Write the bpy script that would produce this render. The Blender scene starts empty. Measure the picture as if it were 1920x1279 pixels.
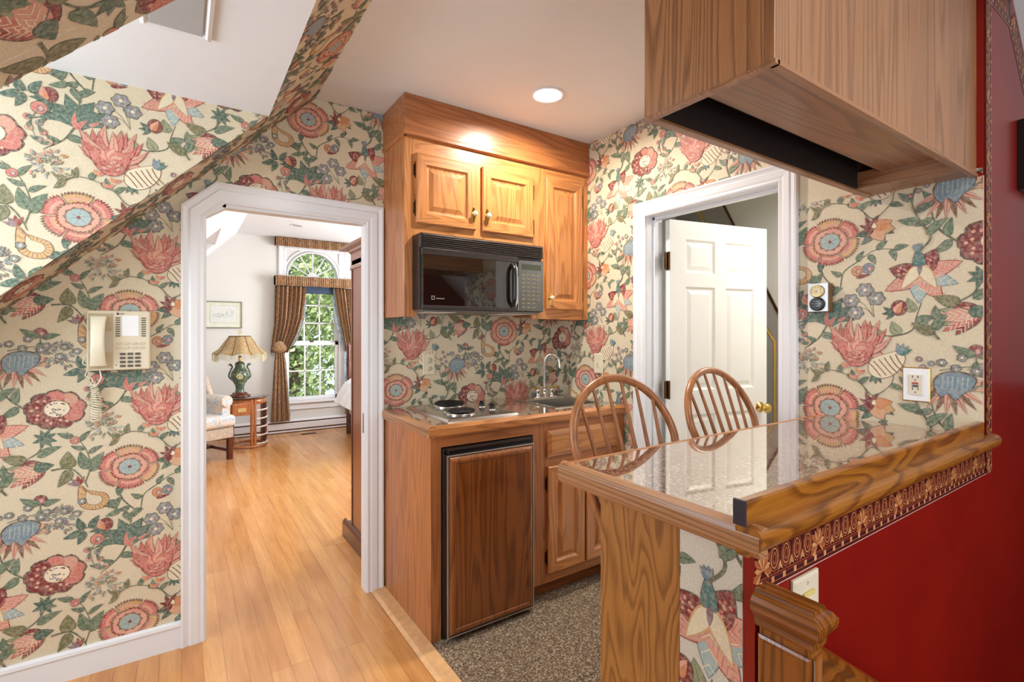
import bpy, bmesh, math, random
import numpy as np
from mathutils import Vector, Matrix
from mathutils.geometry import tessellate_polygon
random.seed(7)
scene = bpy.context.scene
COL = scene.collection
# ---------------- camera ----------------
THETA = math.radians(33.74)
EYE = 1.312
cam = bpy.data.cameras.new('camera'); cam.sensor_width = 36.0
cam.lens = 928.3 / 1920 * 36; cam.shift_y = -0.0086; cam.clip_start = 0.02
camo = bpy.data.objects.new('camera', cam); COL.objects.link(camo)
camo.location = (0, 0, EYE); camo.rotation_euler = (math.radians(90), 0, -THETA)
scene.camera = camo
# ---------------- view ----------------
vs = scene.view_settings
vs.view_transform = 'Standard'; vs.look = 'None'; vs.gamma = 1; vs.use_curve_mapping = False
vs.exposure = 0.19
# ---------------- world: overcast daylight ----------------
w = bpy.data.worlds.new('daylight'); scene.world = w; w.use_nodes = True
w.node_tree.nodes['Background'].inputs[0].default_value = (0.84, 0.93, 1.0, 1)
w.node_tree.nodes['Background'].inputs[1].default_value = 1.0
# ---------------- lamps ----------------
def area(name, loc, rot, sx, sy, power, col=(1, 1, 1), spread=180):
    l = bpy.data.lights.new(name, 'AREA'); l.shape = 'RECTANGLE'; l.size = sx; l.size_y = sy
    l.energy = power; l.color = col; l.spread = math.radians(spread)
    o = bpy.data.objects.new(name, l); COL.objects.link(o); o.location = loc; o.rotation_euler = rot
    return o
def disk(name, loc, r, power, col, spread=140):
    l = bpy.data.lights.new(name, 'AREA'); l.shape = 'DISK'; l.size = 2 * r; l.energy = power; l.color = col
    l.spread = math.radians(spread)
    o = bpy.data.objects.new(name, l); COL.objects.link(o); o.location = loc
    return o
R90 = math.radians(90)
disk('kitchen_downlight', (1.435, 1.846, 2.422), 0.055, 15, (1.0, 0.92, 0.80), 165)
disk('bar_downlight', (1.30, -0.55, 2.42), 0.06, 11, (1.0, 0.96, 0.92), 170)
area('dormer_window_light', (-1.32, 1.65, 1.62), (0, -R90, 0), 0.9, 1.0, 22, (0.80, 0.90, 1.0))
area('red_room_window_light', (3.85, -0.25, 1.62), (0, R90, 0), 0.7, 0.25, 16, (1.0, 0.97, 0.93))
area('rear_fill_light', (0.4, -2.2, 1.5), (R90, 0, 0), 1.6, 1.6, 24, (0.94, 0.97, 1.0))  # soft fill added behind the camera; stands for no known window
area('bedroom_side_fill_light', (3.7, 5.0, 1.5), (0, R90, 0), 1.4, 1.6, 105, (0.97, 0.98, 1.0))  # extra fill added at the unseen right side of the bedroom; no window built
area('bedroom_top_fill_light', (0.75, 4.2, 2.45), (0, 0, 0), 1.0, 1.0, 34, (1.0, 0.97, 0.93))  # broad fill added under the bedroom ceiling; no fixture belongs to it
area('bathroom_light', (2.75, 1.0, 2.15), (0, 0, 0), 0.4, 0.4, 11, (1.0, 0.97, 0.92))

sun = bpy.data.lights.new('garden_sun', 'SUN'); sun.energy = 3.5; sun.angle = math.radians(2); sun.color = (1.0, 0.95, 0.86)
suno = bpy.data.objects.new('garden_sun', sun); COL.objects.link(suno); suno.rotation_euler = Vector((-.35, .42, -1)).to_track_quat('-Z', 'Y').to_euler()
# ---------------- helpers ----------------
def srgb(r, g, b, a=1.0):
    f = lambda c: (c/255/12.92) if c/255 <= 0.04045 else ((c/255+0.055)/1.055)**2.4
    return (f(r), f(g), f(b), a)
def tag(o, label=None, cat=None, group=None, kind=None):
    if label: o['label'] = label
    if cat: o['category'] = cat
    if group: o['group'] = group
    if kind: o['kind'] = kind
    return o
def thing(name, loc, label, cat, group=None, rz=0):
    o = bpy.data.objects.new(name, None); COL.objects.link(o); o.location = loc; o.rotation_euler = (0, 0, rz)
    o.empty_display_size = 0.1
    return tag(o, label, cat, group)
class MB:
    """collects shapes; build() links them as one mesh object"""
    def __init__(s): s.v = []; s.f = []; s.m = []; s.c = []; s.sm = []
    def add(s, verts, faces, m=0, c=None, smooth=False):
        b = len(s.v); s.v += [tuple(p) for p in verts]
        for f in faces:
            s.f.append([b+i for i in f]); s.m.append(m); s.c.append(c); s.sm.append(smooth)
        return s
    def box(s, x0, x1, y0, y1, z0, z1, m=0, c=None):
        x0, x1 = min(x0, x1), max(x0, x1); y0, y1 = min(y0, y1), max(y0, y1); z0, z1 = min(z0, z1), max(z0, z1)
        v = [(x0,y0,z0),(x1,y0,z0),(x1,y1,z0),(x0,y1,z0),(x0,y0,z1),(x1,y0,z1),(x1,y1,z1),(x0,y1,z1)]
        return s.add(v, [(3,2,1,0),(4,5,6,7),(0,1,5,4),(1,2,6,5),(2,3,7,6),(3,0,4,7)], m, c)
    def prism(s, pts, axis, a, b, m=0, c=None):
        """pts: 2D polygon in the other two axes (order xy,xz,yz)"""
        n = len(pts)
        def P(p, t):
            return {'x': (t, p[0], p[1]), 'y': (p[0], t, p[1]), 'z': (p[0], p[1], t)}[axis]
        v = [P(p, a) for p in pts] + [P(p, b) for p in pts]
        f = [tuple(range(n)), tuple(range(2*n-1, n-1, -1))] + [(i, i+n, (i+1) % n+n, (i+1) % n) for i in range(n)]
        return s.add(v, f, m, c)
    def tube(s, pts, r, n=10, m=0, caps=True, closed=False, c=None, smooth=True):
        pts = [Vector(p) for p in pts]; N = len(pts)
        rr = r if isinstance(r, (list, tuple)) else [r]*N
        T = []
        for i in range(N):
            if closed: t = pts[(i+1) % N]-pts[i-1]
            else: t = pts[min(i+1, N-1)]-pts[max(i-1, 0)]
            T.append(t.normalized())
        up = Vector((0, 0, 1))
        if abs(T[0].dot(up)) > .9: up = Vector((1, 0, 0))
        u = (up - T[0]*up.dot(T[0])).normalized(); verts = []
        for i in range(N):
            u = (u - T[i]*u.dot(T[i])); u = u.normalized() if u.length > 1e-6 else T[i].orthogonal().normalized()
            w_ = T[i].cross(u)
            for k in range(n):
                a = 2*math.pi*k/n
                verts.append(pts[i] + (u*math.cos(a)+w_*math.sin(a))*rr[i])
        f = []
        for i in range(N if closed else N-1):
            j = (i+1) % N
            for k in range(n):
                f.append((i*n+k, i*n+(k+1) % n, j*n+(k+1) % n, j*n+k))
        s.add(verts, f, m, c, smooth)
        if caps and not closed:
            s.add(verts[:n], [tuple(range(n-1, -1, -1))], m, c); s.add(verts[-n:], [tuple(range(n))], m, c)
        return s
    def lathe(s, prof, origin=(0, 0, 0), axis='z', n=24, m=0, smooth=True, sx=1, sy=1, c=None):
        O = Vector(origin); verts = []
        for (r, h) in prof:
            for k in range(n):
                a = 2*math.pi*k/n; x, y = r*math.cos(a)*sx, r*math.sin(a)*sy
                p = {'z': (x, y, h), 'y': (x, h, y), 'x': (h, x, y)}[axis]
                verts.append(O+Vector(p))
        f = []
        for i in range(len(prof)-1):
            for k in range(n):
                f.append((i*n+k, i*n+(k+1) % n, (i+1)*n+(k+1) % n, (i+1)*n+k))
        s.add(verts, f, m, c, smooth)
        if prof[0][0] > 1e-5: s.add(verts[:n], [tuple(range(n-1, -1, -1))], m, c)
        if prof[-1][0] > 1e-5: s.add(verts[-n:], [tuple(range(n))], m, c)
        return s
    def sphere(s, c0, r, n=12, m=0, sx=1, sy=1, sz=1):
        prof = [(max(1e-6, r*math.sin(math.pi*i/n)), -r*math.cos(math.pi*i/n)*sz) for i in range(n+1)]
        return s.lathe(prof, c0, 'z', 2*n, m, True, sx, sy)
    def sweep(s, path, prof, to3, m=0, closed=False):
        """mitred sweep. path: 2D polyline, prof: list of (outward, height), to3(u,v,h)->3D; outward = left normal of path"""
        n = len(path); P = [Vector((p[0], p[1])) for p in path]; off = []
        for i in range(n):
            def nrm(a, b):
                d = (b-a).normalized(); return Vector((-d.y, d.x))
            if closed or 0 < i < n-1:
                n1 = nrm(P[i-1], P[i]); n2 = nrm(P[i], P[(i+1) % n]); k = n1+n2; k = k/(k.dot(n1))
            elif i == 0: k = nrm(P[0], P[1])
            else: k = nrm(P[-2], P[-1])
            off.append(k)
        verts = []; K = len(prof)
        for i in range(n):
            for (d, h) in prof:
                q = P[i]+off[i]*d; verts.append(to3(q.x, q.y, h))
        f = []
        for i in range(n if closed else n-1):
            j = (i+1) % n
            for k in range(K-1):
                f.append((i*K+k, j*K+k, j*K+k+1, i*K+k+1))
        s.add(verts, f, m)
        if not closed:
            s.add(verts[:K], [tuple(range(K))], m); s.add(verts[-K:], [tuple(range(K-1, -1, -1))], m)
        return s
    def rings(s, rect, prof, to3, mats=None):
        """concentric rectangles. rect (u0,u1,v0,v1); prof [(inset,height)]; mats per ring (side mat, rail mat)"""
        u0, u1, v0, v1 = rect; L = []
        for (d, h) in prof:
            L.append([to3(u0+d, v0+d, h), to3(u1-d, v0+d, h), to3(u1-d, v1-d, h), to3(u0+d, v1-d, h)])
        for i in range(len(L)-1):
            ms, mr = (mats[i] if mats else (0, 0))
            for k in range(4):
                j = (k+1) % 4
                s.add([L[i][k], L[i][j], L[i+1][j], L[i+1][k]], [(0, 1, 2, 3)], mr if k in (0, 2) else ms)
        ms = mats[-1][0] if mats else 0
        s.add(L[-1], [(0, 1, 2, 3)], ms)
        return s
    def build(s, name, mats, parent=None, bevel=0, loc=None, seg=2, origin=None, fixn=True):
        if not isinstance(mats, (list, tuple)): mats = [mats]
        me = bpy.data.meshes.new(name)
        if origin is None:
            origin = parent_world(parent) if parent is not None else Vector((0, 0, 0))
        O = Vector(origin)
        me.from_pydata([tuple(Vector(p)-O) for p in s.v], [], s.f)
        for mm in mats: me.materials.append(mm)
        me.polygons.foreach_set('material_index', s.m)
        me.polygons.foreach_set('use_smooth', [bool(x) for x in s.sm])
        if any(c is not None for c in s.c):
            at = me.color_attributes.new('Col', 'FLOAT_COLOR', 'CORNER')
            buf = []
            for f, c in zip(s.f, s.c):
                buf += list(c if c else (1, 1, 1, 1))*len(f)
            at.data.foreach_set('color', buf)
        me.update()
        if fixn:
            bm = bmesh.new(); bm.from_mesh(me); bmesh.ops.recalc_face_normals(bm, faces=bm.faces); bm.to_mesh(me); bm.free()
        o = bpy.data.objects.new(name, me); COL.objects.link(o)
        if parent is not None: o.parent = parent
        else: o.location = O
        if bevel:
            b = o.modifiers.new('bevel', 'BEVEL'); b.width = bevel; b.segments = seg; b.limit_method = 'ANGLE'; b.angle_limit = math.radians(35)
        return o
WORLD = {}
def parent_world(p):
    v = Vector((0, 0, 0))
    while p is not None:
        if p.type == 'EMPTY' or p.parent is None: v += Vector(p.location)
        p = p.parent
    return v
def spline(pts, k=8, closed=False):
    P = [Vector(p) for p in pts]; out = []; n = len(P)
    rng = range(n if closed else n-1)
    for i in rng:
        p0 = P[i-1] if (i > 0 or closed) else P[0]; p1 = P[i]; p2 = P[(i+1) % n]
        p3 = P[(i+2) % n] if (closed or i+2 < n) else P[-1]
        for j in range(k):
            t = j/k; out.append(0.5*((2*p1)+(-p0+p2)*t+(2*p0-5*p1+4*p2-p3)*t*t+(-p0+3*p1-3*p2+p3)*t**3))
    if not closed: out.append(P[-1])
    return out

# ---------------- materials ----------------
class NT:
    def __init__(s, name):
        s.m = bpy.data.materials.new(name); s.m.use_nodes = True; s.t = s.m.node_tree
        s.b = s.t.nodes['Principled BSDF']
    def n(s, typ, **kw):
        nd = s.t.nodes.new(typ)
        for k, v in kw.items():
            if k in ('inp',):
                for a, b in v.items(): nd.inputs[a].default_value = b
            else: setattr(nd, k, v)
        return nd
    def l(s, a, b): s.t.links.new(a, b)
    def math(s, op, a, b=None, c=None):
        nd = s.n('ShaderNodeMath', operation=op)
        for i, x in enumerate((a, b, c)):
            if x is None: continue
            if isinstance(x, (int, float)): nd.inputs[i].default_value = x
            else: s.l(x, nd.inputs[i])
        return nd.outputs[0]
    def mix(s, fac, a, b, mode='MIX'):
        nd = s.n('ShaderNodeMix', data_type='RGBA', blend_type=mode)
        for i, x in ((0, fac), (6, a), (7, b)):
            if isinstance(x, (int, float, tuple)): nd.inputs[i].default_value = x
            else: s.l(x, nd.inputs[i])
        return nd.outputs[2]
    def ramp(s, fac, stops, interp='LINEAR'):
        nd = s.n('ShaderNodeValToRGB'); nd.color_ramp.interpolation = interp
        e = nd.color_ramp.elements
        while len(e) > 1: e.remove(e[-1])
        e[0].position = stops[0][0]; e[0].color = stops[0][1]
        for p, c in stops[1:]:
            x = e.new(p); x.color = c
        s.l(fac, nd.inputs[0]); return nd.outputs[0]
    def noise(s, vec, scale, detail=3, rough=.5, dist=0):
        nd = s.n('ShaderNodeTexNoise', inp={'Scale': scale, 'Detail': detail, 'Roughness': rough, 'Distortion': dist})
        if vec is not None: s.l(vec, nd.inputs['Vector'])
        return nd
    def mapping(s, vec, scale=(1, 1, 1), rot=(0, 0, 0), loc=(0, 0, 0)):
        nd = s.n('ShaderNodeMapping'); nd.inputs['Scale'].default_value = scale; nd.inputs['Rotation'].default_value = rot
        nd.inputs['Location'].default_value = loc; s.l(vec, nd.inputs['Vector']); return nd.outputs[0]
    def obj(s): return s.n('ShaderNodeTexCoord').outputs['Object']
    def bump(s, h, strength=.2, dist=.002):
        nd = s.n('ShaderNodeBump', inp={'Strength': strength, 'Distance': dist}); s.l(h, nd.inputs['Height'])
        s.l(nd.outputs[0], s.b.inputs['Normal'])
    def set(s, **kw):
        for k, v in kw.items():
            k = {'rough': 'Roughness', 'metal': 'Metallic', 'ior': 'IOR', 'coat': 'Coat Weight', 'coatr': 'Coat Roughness', 'trans': 'Transmission Weight', 'alpha': 'Alpha', 'spec': 'Specular IOR Level', 'sheen': 'Sheen Weight'}.get(k, k)
            s.b.inputs[k].default_value = v
        return s
def plain(name, col, rough=.5, metal=0, var=.06, nscale=12, bump=0, **kw):
    m = NT(name); v = m.obj(); n = m.noise(v, nscale, 3)
    c = srgb(*col); lo = tuple(x*(1-var) for x in c[:3])+(1,); hi = tuple(min(1, x*(1+var)) for x in c[:3])+(1,)
    m.l(m.ramp(n.outputs[0], [(.3, lo), (.7, hi)]), m.b.inputs['Base Color'])
    m.set(rough=rough, metal=metal, **kw)
    if bump: m.bump(m.noise(v, nscale*12, 2).outputs[0], bump, .001)
    return m.m
def oak(name, light, dark, axis='z', rough=.33, freq=13, stretch=7.0, seed=0.0, contrast=1.0):
    """oak with cathedral grain; axis = grain direction in object space"""
    m = NT(name); v = m.obj()
    sc = {'x': (1/stretch, 1, 1), 'y': (1, 1/stretch, 1), 'z': (1, 1, 1/stretch)}[axis]
    g = m.mapping(v, tuple(8*a for a in sc), loc=(seed, seed*1.7, seed*.6))
    n1 = m.noise(g, 1.0, 2, .4, .15)
    t = m.math('MULTIPLY', n1.outputs[0], freq)
    fr = m.math('FRACT', t)
    # asymmetric growth line
    line = m.ramp(fr, [(0, (0, 0, 0, 1)), (.45, (.15,)*3+(1,)), (.80, (.95,)*3+(1,)), (.93, (.55,)*3+(1,)), (1, (0, 0, 0, 1))])
    sp = {'x': (.035, 1, 1), 'y': (1, .035, 1), 'z': (1, 1, .035)}[axis]
    pore = m.noise(m.mapping(v, tuple(420*a for a in sp)), 1.0, 2, .6)
    pf = m.ramp(pore.outputs[0], [(.42, (0, 0, 0, 1)), (.62, (1, 1, 1, 1))])
    broad = m.noise(m.mapping(v, tuple(3*a for a in sc), loc=(seed+4, 0, 0)), 1.0, 2)
    L, D = srgb(*light), srgb(*dark)
    mid = tuple((a+b)/2 for a, b in zip(L, D))
    base = m.mix(m.ramp(broad.outputs[0], [(.35, (0, 0, 0, 1)), (.65, (1, 1, 1, 1))]), tuple(L[i]*.86+mid[i]*.14 for i in range(4)), tuple(min(1, x*1.08) for x in L[:3])+(1,))
    f1 = m.math('MULTIPLY', line, .72*contrast); c1 = m.mix(f1, base, D)
    f2 = m.math('MULTIPLY', m.math('MULTIPLY', pf, m.math('ADD', m.math('MULTIPLY', line, .7), .3)), .50*contrast)
    c2 = m.mix(f2, c1, tuple(x*.75 for x in D[:3])+(1,))
    m.l(c2, m.b.inputs['Base Color']); m.set(rough=rough, coat=.35, coatr=.22)
    m.bump(pf, .06, .001)
    return m.m
M = {}
OAK = {'hon': ((205, 137, 78), (132, 74, 32)), 'cab': ((186, 117, 66), (120, 66, 33)), 'fri': ((146, 84, 38), (92, 46, 16)),
       'hng': ((172, 122, 82), (116, 76, 46)), 'nwl': ((150, 88, 30), (78, 40, 12)), 'bar': ((182, 130, 86), (112, 72, 42)), 'pan': ((178, 122, 62), (120, 72, 30)),
       'gol': ((176, 112, 38), (96, 48, 14)), 'chr': ((176, 116, 70), (122, 72, 38))}
def OK(k, ax='z'):
    key = 'oak_%s_%s' % (k, ax)
    if key not in M:
        kw = {}
        if k == 'pan': kw = dict(freq=22, stretch=4.5, seed=3.1, contrast=1.1)
        if k == 'bar': kw = dict(freq=30, stretch=24, seed=1.3, rough=.4, contrast=.9)
        if k == 'nwl': kw = dict(freq=22, stretch=16, seed=9.3, rough=.22)
        if k == 'hng': kw = dict(freq=22, stretch=26, seed=6.2, rough=.42, contrast=.75)
        if k == 'fri': kw = dict(freq=14, stretch=12, seed=2.2, rough=.28, contrast=.9)
        if k == 'gol': kw = dict(freq=12, stretch=5, seed=5.5, rough=.25)
        if k == 'chr': kw = dict(freq=8, stretch=10, contrast=.6, rough=.35)
        if k == 'hon': kw = dict(freq=14, stretch=11, seed=2.7, rough=.36, contrast=.7)
        if k == 'cab': kw = dict(freq=13, stretch=12, seed=1.1, rough=.38, contrast=.65)
        M[key] = oak(key, *OAK[k], axis=ax, **kw)
    return M[key]
def mat_wallpaper():
    m = NT('floral_wallpaper'); v = m.obj()
    at = m.n('ShaderNodeAttribute', attribute_name='Col')
    n1 = m.noise(v, 420, 2, .6); n2 = m.noise(v, 110, 3, .6)
    g = m.ramp(n1.outputs[0], [(.35, (.84,)*3+(1,)), (.65, (1.1,)*3+(1,))])
    c = m.mix(1.0, at.outputs['Color'], g, 'MULTIPLY')
    # painterly mottling: the ink lets the ground colour through
    c = m.mix(m.ramp(n2.outputs[0], [(.42, (0,)*3+(1,)), (.62, (.30,)*3+(1,))]), c, srgb(208, 198, 174))
    m.l(c, m.b.inputs['Base Color']); m.set(rough=.55); m.bump(n1.outputs[0], .12, .0006)
    return m.m
M['paper'] = mat_wallpaper()
def mat_border():
    m = NT('acanthus_border_paper'); v = m.obj(); at = m.n('ShaderNodeAttribute', attribute_name='Col')
    n1 = m.noise(v, 260, 2)
    m.l(m.mix(1.0, at.outputs['Color'], m.ramp(n1.outputs[0], [(.3, (.7,)*3+(1,)), (.7, (1.25,)*3+(1,))]), 'MULTIPLY'), m.b.inputs['Base Color'])
    m.set(rough=.4); return m.m
M['border'] = mat_border()
M['white'] = plain('white_trim_paint', (234, 236, 240), .35, var=.0)
M['ceil'] = plain('white_ceiling_paint', (233, 236, 239), .8, var=.012, nscale=3)
M['bedwall'] = plain('pale_grey_wall_paint', (222, 222, 218), .7, var=.015, nscale=3)
M['bathwall'] = plain('bathroom_white_paint', (228, 226, 220), .6, var=.02, nscale=3)
M['door'] = plain('white_door_paint', (238, 236, 231), .35, var=.01)
def mat_red():
    m = NT('glossy_red_wall_paint'); v = m.obj(); n = m.noise(v, 2.2, 4, .6)
    m.l(m.ramp(n.outputs[0], [(.3, srgb(126, 14, 7)), (.7, srgb(144, 24, 9))]), m.b.inputs['Base Color'])
    m.set(rough=.36, coat=.3, coatr=.16, spec=.3); return m.m
M['red'] = mat_red()
def mat_floor():
    m = NT('honey_hardwood_strip_floor'); v = m.obj()
    sw = m.mapping(v, (1, 1, 1), rot=(0, 0, math.radians(90)))
    br = m.n('ShaderNodeTexBrick', inp={'Scale': 1.0, 'Mortar Size': .0012, 'Mortar Smooth': .3, 'Brick Width': 1.05, 'Row Height': .072, 'Color1': srgb(190, 124, 62), 'Color2': srgb(220, 160, 94), 'Mortar': srgb(120, 76, 40)})
    br.offset = .37; br.offset_frequency = 3
    m.l(sw, br.inputs['Vector'])
    g = m.noise(m.mapping(v, (24, 2.2, 1)), 1.0, 4, .6, .3)
    c = m.mix(.4, br.outputs[0], m.ramp(g.outputs[0], [(.3, srgb(168, 104, 48)), (.65, srgb(224, 168, 104))]))
    f = m.noise(m.mapping(v, (260, 8, 1)), 1.0, 2)
    c = m.mix(m.math('MULTIPLY', m.ramp(f.outputs[0], [(.5, (0,)*3+(1,)), (.7, (1,)*3+(1,))]), .22), c, srgb(150, 96, 50))
    m.l(c, m.b.inputs['Base Color']); m.set(rough=.22, coat=.25, coatr=.15, spec=.6)
    return m.m
M['floor'] = mat_floor()
def mat_carpet():
    m = NT('speckled_brown_loop_carpet'); v = m.obj(); n = m.noise(v, 170, 3, .8); vo = m.n('ShaderNodeTexVoronoi', inp={'Scale': 230.0}); m.l(v, vo.inputs['Vector'])
    c = m.ramp(n.outputs[0], [(.34, srgb(46, 32, 22)), (.46, srgb(98, 76, 56)), (.56, srgb(136, 112, 86)), (.70, srgb(194, 172, 140))])
    c2 = m.mix(m.ramp(m.noise(v, 5, 2).outputs[0], [(.4, (0,)*3+(1,)), (.6, (.25,)*3+(1,))]), c, srgb(122, 98, 76))
    v2 = m.n('ShaderNodeTexVoronoi', inp={'Scale': 190.0}); m.l(v, v2.inputs['Vector'])
    sc_ = m.n('ShaderNodeSeparateColor'); m.l(v2.outputs['Color'], sc_.inputs[0])
    c2 = m.mix(.62, c2, m.ramp(sc_.outputs[0], [(.0, srgb(36, 24, 16)), (.34, srgb(96, 74, 54)), (.62, srgb(142, 118, 92)), (.86, srgb(196, 176, 146)), (1, srgb(222, 206, 180))]))
    m.l(c2, m.b.inputs['Base Color']); m.set(rough=.95, sheen=.1); m.bump(vo.outputs[0], .6, .004); return m.m
M['carpet'] = mat_carpet()
def mat_granite(name, lite=False):
    m = NT(name); v = m.obj()
    vo = m.n('ShaderNodeTexVoronoi', inp={'Scale': 210.0}); m.l(v, vo.inputs['Vector'])
    n = m.noise(v, 120, 5, .7); n2 = m.noise(v, 150, 2)
    c = m.ramp(n.outputs[0], [(.36, srgb(54, 36, 32)), (.46, srgb(118, 78, 64)), (.55, srgb(160, 116, 96)), (.66, srgb(202, 170, 146))])
    bw = m.n('ShaderNodeSeparateColor'); m.l(vo.outputs['Color'], bw.inputs[0])
    c = m.mix(m.ramp(bw.outputs[0], [(.66, (0,)*3+(1,)), (.74, (.75,)*3+(1,))]), c, srgb(66, 50, 46))
    c = m.mix(m.ramp(bw.outputs[1], [(.75, (0,)*3+(1,)), (.85, (.7,)*3+(1,))]), c, srgb(206, 176, 156))
    br = m.n('ShaderNodeTexBrick', inp={'Scale': 1.0, 'Mortar Size': .0014, 'Brick Width': .305, 'Row Height': .305, 'Color1': (0,)*3+(1,), 'Color2': (0,)*3+(1,), 'Mortar': (1,)*3+(1,)})
    br.offset = 0; m.l(m.mapping(v, loc=(.04, .12, 0)), br.inputs['Vector'])
    c = m.mix(m.math('MULTIPLY', br.outputs[0], .7), c, srgb(90, 70, 60))
    m.l(c, m.b.inputs['Base Color']); m.set(rough=.04, ior=2.3, coat=.9, coatr=.015)
    m.b.inputs['Coat IOR'].default_value = 2.1
    m.b.inputs['Specular Tint'].default_value = (1.0, .92, .62, 1)
    return m.m
M['granite'] = mat_granite('polished_brown_granite_tile')
M['steel'] = plain('brushed_stainless_steel', (205, 202, 196), .22, 1.0, .04, 40)
M['chrome'] = plain('polished_chrome', (235, 235, 235), .06, 1.0, .01)
M['brass'] = plain('polished_brass', (214, 176, 96), .2, 1.0, .05)
M['ant'] = plain('antique_dark_brass', (96, 66, 38), .35, .9, .2, 30)
M['blk'] = plain('black_plastic', (16, 16, 17), .3, 0, .1)
M['coil'] = plain('black_burner_coil', (28, 26, 25), .5, .3, .15)
M['glassblk'] = plain('smoked_black_glass', (20, 16, 13), .04, 0, .05, ior=1.7, coat=1.0, coatr=.01)
M['ivory'] = plain('ivory_plastic', (226, 216, 188), .35, 0, .02)
M['beige'] = plain('aged_cream_plastic', (222, 210, 184), .38, 0, .03)
M['beige2'] = plain('cream_handset_plastic', (236, 230, 206), .32, 0, .02)
M['card'] = plain('white_index_card', (240, 243, 246), .5, 0, .01)
M['darkbtn'] = plain('grey_button_plastic', (92, 86, 76), .45, 0, .05)
M['glow'] = None
def emis(name, col, s):
    m = NT(name); m.b.inputs['Emission Color'].default_value = col; m.b.inputs['Emission Strength'].default_value = s
    m.b.inputs['Base Color'].default_value = col; return m.m
M['glow'] = emis('lamp_lens', (1, .96, .88, 1), 14)
def mat_glass(name, tint=(1, 1, 1, 1)):
    m = NT(name); m.b.inputs['Base Color'].default_value = tint; m.set(rough=0.0, trans=1.0, ior=1.08, spec=.5); return m.m
M['glass'] = mat_glass('window_glass')
# ---------------- printed flower pattern ----------------
# motifs are flat coloured shapes (thin layers of ink on the paper); tile .675 x .618 with half drop
PW, PH = .672, .618
BG = srgb(220, 206, 177)
C_ = dict(green=(100, 122, 98), dgreen=(74, 104, 90), lgreen=(140, 146, 112), stem=(92, 98, 74), vein=(54, 70, 58), out=(92, 66, 56),
          red=(150, 56, 54), pink=(206, 118, 106), lpink=(222, 160, 140), peach=(230, 176, 140), tan=(214, 170, 112), cream=(236, 222, 192),
          dred=(128, 42, 46), blue=(118, 140, 154), lblue=(160, 182, 182), grey=(140, 138, 140), mauve=(136, 110, 118), brown=(138, 96, 74),
          orange=(216, 140, 86), teal=(74, 116, 114), olive=(120, 118, 80))
C_ = {k: srgb(*v) for k, v in C_.items()}
class Motifs:
    def __init__(s): s.t = []; s.k = 0; s.g = 0          # (tri uv, color, layer)
    def poly(s, pts, col, layer):
        if isinstance(col, str): col = C_[col]
        v = [Vector((p[0], p[1], 0)) for p in pts]; s.k += 1
        for t in tessellate_polygon([v]):
            a, b, c = [(v[i].x, v[i].y) for i in t]
            if abs((b[0]-a[0])*(c[1]-a[1])-(b[1]-a[1])*(c[0]-a[0])) < 1e-9: continue
            s.t.append(((a, b, c), col, (s.g, layer, s.k)))
MO = Motifs()
def vary(c, k=.1):
    if isinstance(c, str): c = C_[c]
    f = 1+random.uniform(-k, k); return (min(1, c[0]*f), min(1, c[1]*f*random.uniform(1-k*.3, 1+k*.3)), min(1, c[2]*f), 1)
def line(pts, wd, col, L, taper=True, k=5):
    P = spline([(p[0], p[1], 0) for p in pts], k) if len(pts) > 2 else [Vector((p[0], p[1], 0)) for p in pts]
    n = len(P); A = []; B = []
    for i, p in enumerate(P):
        d = (P[min(i+1, n-1)]-P[max(i-1, 0)]).normalized(); q = Vector((-d.y, d.x, 0))
        w_ = wd*(1-.6*i/(n-1) if taper else 1)/2
        A.append(p+q*w_); B.append(p-q*w_)
    for i in range(n-1):
        MO.poly([A[i], A[i+1], B[i+1], B[i]], col, L)
def shape(cx, cy, a, pts, sc=1):
    ca, sa = math.cos(a), math.sin(a)
    return [(cx+(x*ca-y*sa)*sc, cy+(x*sa+y*ca)*sc) for x, y in pts]
def petal_pts(Ln, W, tip=1.0, n=9, skew=0):
    up = []; dn = []
    for i in range(n+1):
        t = i/n; w_ = W/2*math.sin(math.pi*t**(.62*tip))**.85 if 0 < t < 1 else 0
        up.append((t*Ln, w_+skew*math.sin(math.pi*t)*Ln)); dn.append((t*Ln, -w_+skew*math.sin(math.pi*t)*Ln))
    return up+dn[-2:0:-1]
def petal(x, y, deg, Ln, W, fill, outl, L, grow=.0028, ribs=0, ribcol='cream', skew=0, vein=None, tip=1.0):
    a = math.radians(deg); ca, sa = math.cos(a), math.sin(a)
    o = petal_pts(Ln+2*grow, W+2*grow, tip, 9, skew)
    MO.poly(shape(x-grow*ca, y-grow*sa, a, o), outl, L)
    MO.poly(shape(x, y, a, petal_pts(Ln, W, tip, 9, skew)), vary(fill), L+1)
    def at(t, s_): return (x+(t*Ln*ca-(s_*W/2+skew*math.sin(math.pi*t)*Ln)*sa), y+(t*Ln*sa+(s_*W/2+skew*math.sin(math.pi*t)*Ln)*ca))
    if vein: line([at(.02, 0), at(.5, 0), at(.9, 0)], .0018, vein, L+2)
    for r in range(ribs):
        t = .15+.6*r/max(1, ribs-1)
        for s_ in (-1, 1): line([at(t, 0), at(min(.95, t+.16), .62*s_)], .0019, ribcol, L+2, False)
def leaf(x, y, deg, Ln=.045, W=.02, fill='green', L=2, skew=.06):
    petal(x, y, deg, Ln, W, fill, 'vein', L, .0013, 0, skew=skew, vein='vein')
def blob(x, y, rx, ry, col, L, n=14, wob=0, k=0, rot=0):
    pts = [(x+(rx*(1+wob*math.cos(k*t)))*math.cos(t+rot), y+(ry*(1+wob*math.cos(k*t)))*math.sin(t+rot)) for t in [2*math.pi*i/n for i in range(n)]]
    MO.poly(pts, col, L)
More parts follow.
